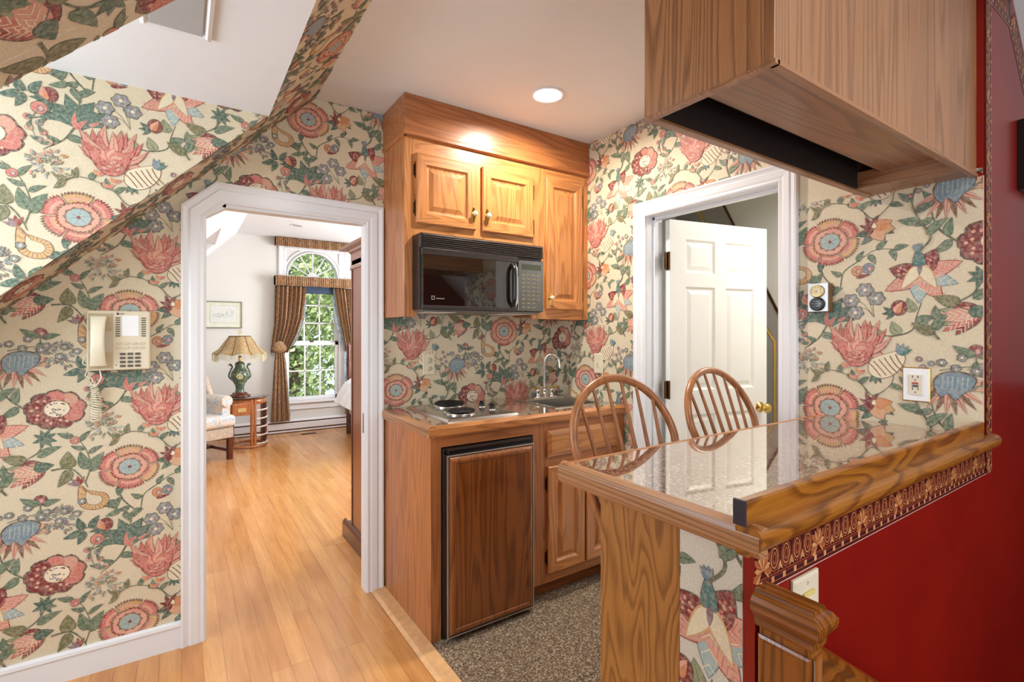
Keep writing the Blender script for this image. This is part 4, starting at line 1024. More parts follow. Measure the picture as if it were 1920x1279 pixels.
b = MB(); b.box(HX0+.004, HX1, HY0-.004, HY0+.012, HZ-.003, HZ+.006); b.box(HX0-.003, HX0+.012, HY0-.004, HY1, HZ-.003, HZ+.006); b.build('bottom_bead', OK('hng', 'x'), hc, .001)
# ---------- bar stools ----------
def stool(loc, rz, label):
    t = thing('bar_stool', loc, label, 'bar stool', 'spindle-back stools at the bar', rz)
    ok = OK('chr', 'z'); Z0 = .661; a, bb, zc, w1, w2, ln = .205, .211, .961, .173, .142, .357
    O = Vector(loc); WM = lambda p: Vector(p)+O      # local frame: origin under the hoop centre at zc, seat toward -y
    y0 = -.300*math.sin(ln)/math.cos(ln)*1.0
    def hp(X, h): return WM((X, h*math.sin(ln), zc+h*math.cos(ln)))
    L = [-.32*(1-i/12) for i in range(13)]; wid = lambda h: a+(-3*a+4*w1-w2)*(-h/.32)+(2*a-4*w1+2*w2)*(h/.32)**2
    pts = [hp(wid(h), h) for h in L]+[hp(a*math.cos(p), bb*math.sin(p)) for p in [math.pi*i/32 for i in range(1, 32)]]+[hp(-wid(h), h) for h in L[::-1]]
    b = MB(); b.tube(pts, .0135, 12); b.build('hoop', ok, t)
    ys = -.32*math.sin(ln); sz = zc-.32*math.cos(ln)
    b = MB(); n = 40; cy = ys-.17
    def ring(r, z): return [(r*math.cos(2*math.pi*i/n)*.205, cy+r*math.sin(2*math.pi*i/n)*.2, z) for i in range(n)]
    R = [ring(.80, sz-.042), ring(.96, sz-.035), ring(1.0, sz-.018), ring(.98, sz-.004), ring(.9, sz+.0), ring(.5, sz-.012), ring(.02, sz-.014)]
    vv = [WM(p) for r in R for p in r]; ff = [(i*n+k, i*n+(k+1) % n, (i+1)*n+(k+1) % n, (i+1)*n+k) for i in range(len(R)-1) for k in range(n)]+[tuple(range(n))]
    b.add(vv, ff, 0, None, True); b.build('seat', OK('chr', 'x'), t)
    for i in range(6):
        f_ = (i-2.5)/2.5; xb = f_*.105; xt = f_*.150
        ht = bb*math.sqrt(max(0, 1-(xt/a)**2))-.008
        b = MB(); P0 = WM((xb, ys, sz-.006)); P1 = hp(xt, ht); pts = [P0.lerp(P1, k/8) for k in range(9)]
        b.tube(pts, [.0058, .0075, .0085, .0078, .0072, .0066, .0062, .0058, .0052], 8); b.build('spindle', ok, t)
    top = Vector((0, cy, sz-.04))
    feet = []
    for (sx_, sy_) in ((1, 1), (-1, 1), (-1, -1), (1, -1)):
        P0 = WM((.10*sx_, cy+.10*sy_, sz-.035)); P1 = WM((.185*sx_, cy+.175*sy_, .006)); feet.append((P0, P1))
        b = MB(); pts = [P0.lerp(P1, k/10) for k in range(11)]; b.tube(pts, [.013, .016, .018, .017, .013, .017, .018, .018, .016, .014, .012], 10); b.build('leg', ok, t)
    for k in range(4):
        for f_ in ((.62,) if k % 2 else (.70,)):
            A_, B_ = feet[k][0].lerp(feet[k][1], f_), feet[(k+1) % 4][0].lerp(feet[(k+1) % 4][1], f_)
            b = MB(); b.tube([A_.lerp(B_, j/6) for j in range(7)], [.008, .0095, .011, .0115, .011, .0095, .008], 8); b.build('stretcher', ok, t)
    return t
def copy_tree(o, parent=None):
    c = o.copy(); COL.objects.link(c); c.parent = parent
    for ch in list(o.children): copy_tree(ch, c)
    return c
s1 = stool((1.188, 1.111, 0), 0, 'bow-back oak spindle stool, left of the pair at the bar')
s2 = copy_tree(s1); s2.location = (1.765, 1.147, 0); s1.rotation_euler.z = -.099; s2.rotation_euler.z = .004
s2['label'] = 'bow-back oak spindle stool in front of the open white door'
# ---------------- things on the walls ----------------
def plate_y(name, x, y, z, w_, h_, label, cat, kind='outlet', mat=None):
    t = thing(name, (x, y, z), label, cat)
    b = MB(); b.rings((x-w_/2, x+w_/2, z-h_/2, z+h_/2), [(0, 0), (0, .003), (.005, .0055), (.006, .0055)], lambda u, v, h: (u, y-h, v)); b.build('cover_plate', mat or M['ivory'], t)
    return t
ot = plate_y('wall_outlet', 1.118, W-.001, 1.138, .072, .115, 'ivory double outlet on the papered backsplash left of the cooktop knobs', 'outlet')
for dz in (.021, -.021):
    b = MB(); b.lathe([(.0165, 0), (.0165, .002), (.001, .002)], (1.118, W-.0065-.001, 1.138+dz), 'y', 18); b.v = [(p[0], 2*(W-.0075)-p[1], p[2]) for p in b.v]; s_ = b.build('socket', M['beige'], ot)
    b = MB(); b.box(1.1105, 1.1125, W-.0103, W-.0098, 1.138+dz-.001, 1.138+dz+.007); b.box(1.1235, 1.1255, W-.0103, W-.0098, 1.138+dz-.001, 1.138+dz+.007); b.box(1.1165, 1.1195, W-.0103, W-.0098, 1.138+dz-.009, 1.138+dz-.006); b.build('slots', M['blk'], s_)
def plate_x(name, y, z, w_, h_, label, cat, mat, x=XR-.001):
    t = thing(name, (x, y, z), label, cat)
    b = MB(); b.rings((-y-w_/2, -y+w_/2, z-h_/2, z+h_/2), [(0, 0), (0, .004), (.004, .0065), (.006, .0065)], lambda u, v, h: (x-h, -u, v)); b.build('cover_plate', mat, t)
    return t
sw = plate_x('light_switch', 2.108, 1.131, .072, .115, 'ivory toggle switch on the papered wall between the sink and the white door', 'switch', M['ivory'])
b = MB(); b.box(XR-.016, XR-.006, 2.103, 2.113, 1.126, 1.140); b.build('toggle', M['beige'], sw)
gf = plate_x('wall_outlet', .616, 1.140, .074, .112, 'white outlet with red and black test buttons in a brass-edged plate above the bar', 'outlet', M['brass'])
b = MB(); b.box(XR-.0095, XR-.006, .616-.034, .616+.034, 1.140-.053, 1.140+.053); b.build('inner_plate', M['card'], gf, .001)
b = MB(); b.box(XR-.0125, XR-.009, .616-.018, .616+.018, 1.140-.033, 1.140+.033); rc = b.build('receptacle', plain('light_almond_plastic', (226, 212, 190), .4, 0, .02), gf, .001)
b = MB(); b.box(XR-.0145, XR-.0125, .616-.008, .616+.008, 1.1415, 1.1475, 0); b.box(XR-.0145, XR-.0125, .616-.008, .616+.008, 1.1325, 1.1385, 1); b.build('test_buttons', [plain('red_button', (176, 52, 40), .4), M['blk']], rc)
SLT = M['blk']
for dz in (.022, -.018):
    b = MB(); b.box(XR-.0128, XR-.0124, .616-.0085, .616-.006, 1.140+dz, 1.140+dz+.008); b.box(XR-.0128, XR-.0124, .616+.006, .616+.0085, 1.140+dz, 1.140+dz+.008); b.box(XR-.0128, XR-.0124, .616-.002, .616+.002, 1.140+dz-.009, 1.140+dz-.005); b.build('socket_slots', SLT, rc)
tm = thing('wall_timer', (XR-.001, .905, 1.442), 'slim silver wall control with a pale dial above a dark dial', 'wall control')
b = MB(); b.box(XR-.03, XR-.001, .868, .940, 1.388, 1.494); b.build('case', plain('brown_case_side', (120, 84, 52), .5), tm, .002)
b = MB(); b.box(XR-.034, XR-.0295, .870, .941, 1.389, 1.495); b.build('face_plate', plain('silver_face', (196, 198, 200), .3, .5), tm, .001)
def dial(zc, r, mat, rim, nm):
    b = MB(); b.lathe([(r, 0), (r*1.0, -.008), (r*.86, -.010)], (XR-.034, .906, zc), 'x', 28); b.build(nm+'_rim', rim, tm)
    b = MB(); b.lathe([(r*.88, -.009), (r*.5, -.0105), (.001, -.0105)], (XR-.034, .906, zc), 'x', 24); o = b.build(nm, mat, tm); return o
d1 = dial(1.465, .024, plain('cream_dial', (222, 208, 170), .35), plain('pale_gold_rim', (206, 184, 132), .3, .5), 'upper_dial')
b = MB()
for i in range(10): a = math.radians(200-24*i); b.box(XR-.0452, XR-.0446, .906+.017*math.cos(a)-.0008, .906+.017*math.cos(a)+.0008, 1.465+.017*math.sin(a)-.002, 1.465+.017*math.sin(a)+.002)
b.box(XR-.0452, XR-.0446, .902, .910, 1.464, 1.466); b.build('dial_marks', M['ant'], d1)
d2 = dial(1.417, .0255, plain('dark_blue_dial', (34, 38, 50), .25), M['blk'], 'lower_dial')
b = MB()
for k, (n_, zz) in enumerate([(4, 1.427), (6, 1.418), (4, 1.409)]):
    pts = [(XR-.0452, .906+.003*n_-.006*i*n_/6*1.0, zz+.0018*math.sin(i*2.4)) for i in range(7)]
    b.tube(pts, .0006, 4)
b.build('script_lines', M['card'], d2)
b = MB(); b.box(XR-.006, XR-.001, .862, .868, 1.38, 1.40)
# switch on the red wall behind the newel
t = thing('light_switch', (.94, RY-.001, .838), 'ivory switch plate low on the red half wall behind the newel post', 'switch')
b = MB(); b.rings((.885, .975, .775, .878), [(0, 0), (0, .004), (.005, .007), (.006, .007)], lambda u, v, h: (u, RY-.001-h, v)); b.build('cover_plate', M['beige'], t)
b = MB(); b.box(.912, .950, RY-.0125, RY-.008, .790, .850); b.build('rocker_frame', plain('yellowed_rocker', (214, 196, 120), .4), t, .001); b = MB(); b.box(.918, .944, RY-.0150, RY-.012, .796, .844); b.build('rocker', M['beige'], t, .001)
b = MB(); b.lathe([(.003, 0), (.001, -.001)], (.930, RY-.0082, .864), 'y', 10); b.build('screw', M['steel'], t)
# telephone
tp = thing('wall_telephone', (-.190, W-.001, 1.28), 'cream corded multi-line telephone hung on the papered wall left of the bedroom opening', 'telephone')
X0, X1, Z0, Z1, YF = -.297, -.103, 1.165, 1.395, W-.052
b = MB(); b.box(X0, X1, YF, W-.002, Z0, Z1); b.build('body', M['beige'], tp, .006, seg=3)
b = MB(); b.box(X0+.004, X0+.080, YF-.0012, YF+.001, Z0+.006, Z1-.010); b.build('cradle', plain('darker_cream_cradle', (196, 184, 158), .5, 0, .02), tp, .0005)  # flat cradle plate, a darker cream than the body
b = MB()
CUPM = plain('tan_cradle_cup', (186, 168, 132), .5, 0, .04)
for (z0, z1) in ((Z1-.076, Z1-.014), (Z0+.010, Z0+.070)): b = MB(); b.box(X0+.006, X0+.076, YF-.004, YF, z0, z1); b.build('cradle_cup', CUPM, tp, .003)
b = MB(); hx = X0+.036
pts = [(hx, YF-.006, Z0+.018), (hx, YF-.020, Z0+.045), (hx, YF-.034, Z0+.085), (hx, YF-.036, (Z0+Z1)/2), (hx, YF-.034, Z1-.085), (hx, YF-.020, Z1-.045), (hx, YF-.006, Z1-.022)]
P = spline(pts, 5); n = len(P)
secs = []
for i, p in enumerate(P):
    t_ = i/(n-1); e_ = 1-min(1, abs(t_-.5)*2); w_ = .0205+.0055*(1-e_)**2; secs.append((p, w_, .012))
vv = []; ff = []; K = 12
for (p, w_, d) in secs:
    for k in range(K):
        a = 2*math.pi*k/K; ca, sa = math.cos(a), math.sin(a); vv.append((p.x+w_*math.copysign(abs(ca)**.5, ca), p.y+d*math.copysign(abs(sa)**.6, sa), p.z))
for i in range(n-1):
    for k in range(K): ff.append((i*K+k, i*K+(k+1) % K, (i+1)*K+(k+1) % K, (i+1)*K+k))
ff += [tuple(range(K)), tuple(range(n*K-1, n*K-K-1, -1))]
b.add(vv, ff, 0, None, True); b.build('handset', M['beige2'], tp)
b = MB(); b.box(X0+.106, X0+.158, YF-.0015, YF, Z1-.098, Z1-.018); b.build('index_card', M['card'], tp, .0005)
for x0 in (X0+.086, X0+.166):
    for i in range(9): b = MB(); b.box(x0, x0+.014, YF-.002, YF, Z1-.030-i*.0087, Z1-.0255-i*.0087); b.build('line_button', M['darkbtn'], tp)
b = MB()
for r in range(2):
    for c in range(4): b.box(X0+.088+c*.024, X0+.104+c*.024, YF-.003, YF, Z1-.131-r*.016, Z1-.1225-r*.016)
b.build('function_buttons', plain('cream_button', (206, 194, 168), .4, 0, .03), tp, .001)
for r in range(4):
    for c in range(3):
        b = MB(); x = X0+.099+c*.0235; z = Z1-.172-r*.0155; b.box(x, x+.017, YF-.004, YF, z, z+.009); kb = b.build('key', M['darkbtn'], tp, .0015)
b = MB(); b.lathe([(.0045, 0), (.0045, -.001), (.001, -.001)], (X0+.093, YF-.0003, Z1-.012), 'y', 14); b.box(X0+.100, X0+.112, YF-.001, YF, Z1-.0135, Z1-.0105); b.build('maker_badge', plain('dark_badge', (60, 74, 86), .4), tp)
b = MB(); b.lathe([(.002, 0), (.001, -.001)], (X0+.088, YF-.0003, Z0+.020), 'y', 10); b.build('indicator', M['blk'], tp)
# coiled cord
b = MB(); base = [Vector(p) for p in [(X0+.038, YF+.01, Z0+.002), (X0+.042, YF+.006, Z0-.03), (X0+.030, YF+.012, Z0-.052)]]
b.tube(spline(base, 6), .0024, 7)
pts = []; N = 330
for i in range(N):
    t_ = i/(N-1); ang = t_*2*math.pi*17; r = .006+.008*min(1, t_*2.4)
    cx_ = X0+.016+.010*math.sin(t_*2.2); cz_ = Z0-.045-.145*t_
    pts.append((cx_+r*math.cos(ang)*1.1, W-.022+r*.9*math.sin(ang), cz_+.004*math.sin(ang*1.0+t_*7)))
b.tube(pts, .0021, 6)
pts = [(X0+.030, YF+.012, Z0-.052), (X0+.020, YF+.014, Z0-.058), pts[0]]; b.tube(spline(pts, 5), .0023, 6)
b.tube(spline([(X0+.004, W-.02, Z0+.066), (X0-.010, W-.018, Z0+.050), (X0-.014, W-.018, Z0+.028), (X0+.004, W-.018, Z0+.014), (X0-.004, W-.02, Z0-.006), (X0-.006, W-.02, Z0-.02), (X0+.012, W-.022, Z0-.03), (X0+.016, W-.024, Z0-.045)], 6), .0023, 7)
b.build('coiled_cord', M['beige2'], tp)
# recessed lights
def downlight(x, y, z, label, r=.082, lit=True):
    t = thing('recessed_light', (x, y, z), label, 'ceiling light')
    b = MB(); b.lathe([(r, 0), (r*1.0, -.003), (r*.93, -.006), (r*.80, -.004), (r*.78, -.0005)], (x, y, z-.0005), 'z', 40); b.build('trim_ring', M['white'], t)
    b = MB(); b.lathe([(r*.79, 0), (r*.76, .001)], (x, y, z-.0035), 'z', 36); b.build('lens', M['glow'] if lit else plain('unlit_lamp_lens', (180, 178, 172), .4), t)
downlight(1.435, 1.846, CZ, 'lit round recessed light in the white ceiling in front of the oak cabinet')
downlight(1.11, 6.13, BCZ, 'small unlit recessed light in the bedroom ceiling before the window', .075, False)
# dormer ceiling grille
vg = thing('ceiling_vent', (-.01, 1.60, DZC), 'grey return-air panel in a white frame on the low dormer ceiling', 'vent')
b = MB(); b.rings((-.098, .075, 1.40, 1.755), [(0, 0), (0, .010), (.010, .013), (.016, .008), (.020, .004)], lambda u, v, h: (u, v, DZC-.0005-h)); b.build('frame', M['white'], vg)
b = MB(); b.box(-.076, .053, 1.422, 1.733, DZC-.012, DZC-.005); b.build('panel', plain('grey_vent_panel', (176, 180, 180), .5, .1, .02), vg, .002)
# ---------------- newel and handrail ----------------
nw = thing('newel_post', (.795, .405, -.3), 'golden oak newel post with a moulded cap beside the red half wall', 'newel post')
nx0, nx1, ny0, ny1, nz = .7755, .808, .362, .447, .898
def rect_loft(levels, mat, name, parent, x=(nx0, nx1), y=(ny0, ny1)):
    b = MB(); v = []
    for (d, z) in levels: v += [(x[0]-d, y[0]-d, z), (x[1]+d, y[0]-d, z), (x[1]+d, y[1]+min(d, .002), z), (x[0]-d, y[1]+min(d, .002), z)]
    f = [(i*4+k, i*4+(k+1) % 4, (i+1)*4+(k+1) % 4, (i+1)*4+k) for i in range(len(levels)-1) for k in range(4)]+[(0, 3, 2, 1), tuple(range(len(v)-4, len(v)))]
    return b.add(v, f).build(name, mat, parent)
rect_loft([(.001, .838), (.003, .842), (.004, .852), (.009, .860), (.0145, .868), (.0155, .874), (.0155, .881), (.010, .889), (.0035, .8925), (.0025, .8985)], OK('nwl', 'y'), 'cap', nw)
rect_loft([(-.003, -.6), (-.003, .838)], OK('nwl', 'z'), 'shaft', nw)
b = MB(); b.rings((-(ny1-.003), -(ny0+.001), -.3, .826), [(0, 0), (0, .004), (.004, .006), (.009, .003), (.012, .0)], lambda u, v, h: (nx0+.0028-h, -u, v)); b.build('side_panel', OK('nwl', 'z'), nw)
b = MB(); b.rings((nx0+.004, nx1-.002, -.3, .826), [(0, 0), (0, .003), (.003, .004), (.007, .001)], lambda u, v, h: (u, ny0+.0028-h, v)); b.build('front_panel', OK('nwl', 'z'), nw)
b = MB(); rp = [(-.022, -.026), (-.026, -.012), (-.022, .0), (-.026, .012), (-.018, .024), (0, .029), (.018, .024), (.026, .012), (.022, 0), (.026, -.012), (.022, -.026)]
A_ = Vector((.8125, .404, .805)); B_ = Vector((2.6, .404, .805-1.79*.655)); d = (B_-A_).normalized(); up = Vector((-d.z, 0, d.x)) if d.x > 0 else Vector((0, 0, 1)); side = Vector((0, 1, 0))
vv = [A_+side*p[0]+up*p[1] for p in rp]+[B_+side*p[0]+up*p[1] for p in rp]; n = len(rp)
b.add(vv, [(i, (i+1) % n, n+(i+1) % n, n+i) for i in range(n)]+[tuple(range(n)), tuple(range(2*n-1, n-1, -1))])
hr = b.build('handrail', OK('nwl', 'x'), None, .002, origin=(.82, .404, .80)); tag(hr, 'oak handrail sloping down along the red wall from the newel post', 'handrail')
for k in (.28, .9): 
    p = A_.lerp(B_, k); b = MB(); b.tube([p-up*.026, p-up*.05+side*.02, (p.x, RY-.001, p.z-.06)], .006, 8); b.lathe([(.02, 0), (.02, -.004), (.008, -.006)], (p.x, RY-.001, p.z-.06), 'y', 14); b.build('bracket', M['brass'], hr)
# small dark thing on the red wall at the right edge of the picture
bx = thing('picture_frame', (2.50, RY-.02, 1.93), 'dark framed panel on the red wall at the right edge of the photo', 'picture')
b = MB(); b.sweep([(2.385, 1.80), (2.385, 2.04), (2.66, 2.04), (2.66, 1.80)], [(0, .0), (0, .022), (-.02, .022), (-.028, .014), (-.028, 0)], lambda u, v, h: (u, RY-.001-h, v), closed=True); b.build('frame', M['blk'], bx)
b = MB(); b.box(2.40, 2.645, RY-.010, RY-.002, 1.815, 2.025); b.build('panel', plain('dark_picture_panel', (34, 26, 26), .3), bx)
# ---------------- white six-panel door ----------------
DW, DH = .688, 1.895
do = bpy.data.objects.new('door_1', None); COL.objects.link(do); do['kind'] = 'structure'
do.location = (2.130, 1.700, .010); do.rotation_euler = (0, 0, math.atan2(-.143, .67))
def loc_build(b, name, mat, parent, bevel=0):
    o = b.build(name, mat, None, bevel, origin=(0, 0, 0)); o.parent = parent; return o
pan = [(.105, .307, 1.617, 1.797), (.381, .590, 1.617, 1.797), (.105, .307, .99, 1.545), (.381, .590, .99, 1.545), (.105, .307, .22, .86), (.381, .590, .22, .86)]
b = MB(); xs = [0, .105, .307, .381, .590, DW]
b.box(0, DW, 0, .034, 0, DH)
b = MB()
zb = [(0, .22), (.86, .99), (1.545, 1.617), (1.797, DH)]
b.box(0, .105, 0, .034, 0, DH); b.box(.307, .381, 0, .034, 0, DH); b.box(.590, DW, 0, .034, 0, DH)
for (x0, x1) in ((.105, .307), (.381, .590)):
    for (z0, z1) in zb: b.box(x0, x1, 0, .034, z0, z1)
for (x0, x1, z0, z1) in pan:
    b.rings((x0, x1, z0, z1), [(0, 0), (.010, -.009), (.016, -.011), (.040, -.004), (.042, -.004)], lambda u, v, h: (u, -h, v))
    b.box(x0, x1, .010, .034, z0, z1)
leafo = loc_build(b, 'door_leaf', M['door'], do)
b = MB(); b.lathe([(.030, 0), (.030, -.004), (.012, -.008), (.010, -.026), (.022, -.036), (.028, -.050), (.025, -.062), (.012, -.068), (.001, -.069)], (DW-.055, 0, .875), 'y', 24); loc_build(b, 'door_knob', M['brass'], leafo)
b = MB(); b.lathe([(.030, .034), (.030, .038), (.012, .042), (.010, .060), (.022, .070), (.028, .084), (.025, .096), (.012, .102), (.001, .103)], (DW-.055, 0, .875), 'y', 24); loc_build(b, 'door_knob', M['brass'], leafo)
for hz in (1.675, 1.000, .18):
    b = MB(); b.box(-.034, -.004, -.002, .001, hz-.045, hz+.045); b.box(-.004, .002, 0, .030, hz-.045, hz+.045); b.tube([(-.010, -.006, hz-.048), (-.010, -.006, hz+.048)], .007, 8); b.box(-.036, -.030, -.012, .0, hz-.044, hz+.044); loc_build(b, 'hinge', M['ant'], leafo)
# shower enclosure beyond the door
sh = thing('shower_screen', (3.08, 1.9, 0), 'brass-framed glass shower screen with a slanted top behind the open white door', 'shower screen')
pl = [(1.66, .0), (1.66, 1.25), (1.80, 1.47), (2.30, 2.30)]
b = MB(); b.tube([(3.08, 1.66, .02), (3.08, 1.66, 1.25), (3.08, 1.80, 1.48), (3.08, 2.28, 2.30)], .009, 6, smooth=False); b.box(3.07, 3.09, 1.66, 3.29, .0, .03); b.build('frame', M['brass'], sh)
b = MB(); b.prism([(1.665, .03), (1.665, 1.245), (1.805, 1.47), (2.28, 2.28), (3.28, 2.28), (3.28, .03)], 'x', 3.077, 3.083); b.build('pane', M['glass'], sh)
b = MB(); A2 = (1.640, 1.34); B2 = (2.12, 2.30); b.prism([(A2[0], A2[1]), (A2[0]+.012, A2[1]), (B2[0]+.012, B2[1]), (B2[0], B2[1])], 'x', 3.185, 3.199)
tag(b.build('trim_8', M['ant']), kind='structure')
b = MB(); b.prism([(1.655, 0), (1.655, 1.34), (2.13, 2.30), (3.3, 2.30), (3.3, 0)], 'x', 3.19, 3.1995); tag(b.build('wall_shower', plain('grey_shower_tile', (170, 166, 160), .35, 0, .04)), kind='structure')
# ---------------- bedroom things ----------------
def mat_cloth(name, cols, scale=30, rough=.8):
    m = NT(name); v = m.obj(); n = m.noise(v, scale, 3, .6, .6); k = len(cols)
    m.l(m.ramp(n.outputs[0], [(.33+.34*i/(k-1), srgb(*c)) for i, c in enumerate(cols)]), m.b.inputs['Base Color'])
    m.set(rough=rough, sheen=.15); return m.m
CUR = mat_cloth('rust_and_olive_paisley_fabric', [(50, 46, 40), (132, 84, 52), (180, 124, 74), (84, 84, 76), (210, 176, 130), (96, 60, 42)], 60)
LIN = mat_cloth('blue_grey_curtain_lining', [(96, 116, 134), (170, 186, 196), (120, 132, 146)], 16)
CHN = mat_cloth('pale_blue_floral_upholstery', [(226, 214, 200), (198, 178, 160), (224, 216, 206), (168, 190, 208), (220, 206, 190)], 14)
CHB = mat_cloth('beige_pattern_upholstery', [(214, 196, 176), (186, 160, 138), (206, 190, 172), (160, 158, 150), (214, 198, 180)], 22)
SHD = mat_cloth('olive_gold_beaded_shade_fabric', [(132, 114, 76), (180, 164, 118), (158, 112, 66), (196, 186, 146)], 40)
MAH = oak('dark_mahogany', (96, 44, 28), (48, 20, 14), 'z', .25, 8, 10, contrast=.6)
CHY = oak('brown_cherry_veneer', (148, 92, 62), (112, 62, 40), 'z', .3, 6, 12, contrast=.35)
RAT = oak('varnished_rattan_cane', (186, 112, 56), (110, 56, 24), 'z', .3, 8, 8, contrast=.6)
def drape(name, x0f, x1f, z0, z1, y, folds, mat, parent, amp=.03, depth=.02, nx=90, nz=40):
    b = MB(); vv = []
    for j in range(nz+1):
        z = z1+(z0-z1)*j/nz; xa, xb = x0f(z), x1f(z)
        for i in range(nx+1):
            t = i/nx; ph = 2*math.pi*folds*t; am = amp*min(1, (xb-xa)/.18)
            vv.append((xa+(xb-xa)*t, y+am*math.sin(ph)+am*.4*math.sin(2.3*ph+z*3), z))
    ff = [(j*(nx+1)+i, j*(nx+1)+i+1, (j+1)*(nx+1)+i+1, (j+1)*(nx+1)+i) for j in range(nz) for i in range(nx)]
    b.add(vv, ff, 0, None, True); o = b.build(name, mat, parent)
    s = o.modifiers.new('thick', 'SOLIDIFY'); s.thickness = .004
    return o
def lerp_tab(tab):
    def f(z):
        for (z0, v0), (z1, v1) in zip(tab, tab[1:]):
            if z0 >= z >= z1: return v0+(v1-v0)*(z0-z)/(z0-z1)
        return tab[0][1] if z > tab[0][0] else tab[-1][1]
    return f
YC = BY-.10
ct_ = thing('tied_back_curtain', (1.08, YC, .2), 'rust and olive curtain gathered by a tieback on the left of the bedroom window', 'curtain')
drape('upper_drape', lerp_tab([(1.95, 1.0), (1.4, .985), (1.2, .96), (1.07, .95)]), lerp_tab([(1.95, 1.37), (1.75, 1.36), (1.5, 1.33), (1.3, 1.27), (1.15, 1.20), (1.06, 1.15)]), 1.05, 1.912, YC, 7, CUR, ct_)
drape('lower_drape', lerp_tab([(1.06, 1.0), (.9, .985), (.17, .945)]), lerp_tab([(1.06, 1.10), (.9, 1.12), (.17, 1.172)]), .165, 1.065, YC, 4, CUR, ct_, .022)
b = MB(); b.lathe([(.001, -.05), (.07, -.03), (.10, 0), (.085, .04), (.05, .09), (.02, .11)], (1.045, YC-.02, 1.09), 'z', 16, 0, True, .95, .5); b.build('tieback_gather', CUR, ct_)
drape('lining', lerp_tab([(1.75, 1.35), (1.4, 1.27), (1.2, 1.18), (1.05, 1.08), (.9, 1.10), (.2, 1.14)]), lerp_tab([(1.75, 1.385), (1.5, 1.36), (1.3, 1.31), (1.15, 1.235), (1.05, 1.115), (.9, 1.135), (.2, 1.185)]), .22, 1.75, YC+.035, 3, LIN, ct_, .012)
ct2 = thing('tied_back_curtain', (1.93, YC, .2), 'rust and olive curtain at the right of the bedroom window, partly behind the armoire', 'curtain')
drape('upper_drape', lerp_tab([(1.95, 1.73), (1.6, 1.78), (1.3, 1.84), (1.07, 1.88)]), lerp_tab([(1.95, 2.02), (1.07, 2.06)]), 1.05, 1.912, YC, 6, CUR, ct2, .025)
drape('lower_drape', lerp_tab([(1.06, 1.93), (.2, 1.88)]), lerp_tab([(1.06, 2.02), (.2, 2.08)]), .18, 1.06, YC, 4, CUR, ct2, .02)
drape('lining', lerp_tab([(1.8, 1.71), (1.5, 1.745), (1.3, 1.79), (1.05, 1.87), (.3, 1.86)]), lerp_tab([(1.8, 1.74), (1.5, 1.79), (1.3, 1.85), (1.05, 1.91), (.3, 1.89)]), .32, 1.8, YC+.03, 2, LIN, ct2, .012)
def valance(name, x0, x1, z0, z1, y, label, folds):
    b = MB(); vv = []; nx = folds*8; rows = [(z1, .0), (z1-.01, .012), ((z0+z1)/2, .010), (z0+.015, .014), (z0, .0)]
    for (z, k) in rows:
        for i in range(nx+1):
            t = i/nx; vv.append((x0+(x1-x0)*t, y-k-.006*math.sin(2*math.pi*folds*t)-.003*math.sin(5.1*folds*t), z+.002*math.sin(30*t)))
    b.add(vv, [(j*(nx+1)+i, j*(nx+1)+i+1, (j+1)*(nx+1)+i+1, (j+1)*(nx+1)+i) for j in range(len(rows)-1) for i in range(nx)], 0, None, True)
    b.box(x0, x1, y+.001, BY-.03, z0+.01, z1-.002); b.box(x0, x0+.01, y+.001, BY-.001, z0+.01, z1-.002)
    return tag(b.build(name, CUR, None, origin=((x0+x1)/2, y, z0)), label, 'valance')
valance('rod_pocket_valance', 1.005, 2.06, 2.425, 2.541, BY-.10, 'ruffled dark patterned valance just under the bedroom ceiling above the fanlight', 46)
valance('rod_pocket_valance', .995, 2.06, 1.915, 2.04, YC-.035, 'rust patterned gathered valance between the fanlight and the sash window', 40)
b = MB(); b.box(1.355, 1.735, BY-.045, BY-.035, 1.832, 1.93); b.tube([(1.35, BY-.04, 1.832), (1.74, BY-.04, 1.832)], .006, 8)
tag(b.build('roller_blind', plain('navy_blind_fabric', (44, 66, 92), .6), None, origin=(1.545, BY-.04, 1.88)), 'short navy roller blind pulled up at the top of the sash window', 'blind')
# baseboard heater
hb = thing('baseboard_heater', (1.0, BY-.035, 0), 'long low white baseboard heater under the bedroom window', 'heater')
b = MB(); b.prism([(BY-.001, .01), (BY-.001, .165), (BY-.03, .165), (BY-.058, .150), (BY-.06, .142), (BY-.03, .142), (BY-.03, .03), (BY-.06, .03), (BY-.06, .01)], 'x', -1.25, 2.6); b.build('housing', M['white'], hb)
b = MB(); b.prism([(BY-.058, .045), (BY-.066, .050), (BY-.066, .120), (BY-.058, .125)], 'x', -1.25, 2.6); b.build('front_cover', M['white'], hb)
b = MB(); b.box(-1.25, 2.6, BY-.055, BY-.031, .03, .142); b.build('fins', M['ant'], hb)
vt = thing('floor_register', (1.37, 6.78, 0), 'narrow brown register set in the bedroom floor below the window', 'vent')
b = MB(); b.box(1.28, 1.46, 6.75, 6.81, .0005, .004); b.build('frame', M['ant'], vt)
b = MB()
for i in range(14): b.box(1.288+i*.012, 1.294+i*.012, 6.757, 6.803, .004, .006)
b.build('slats', M['blk'], vt)
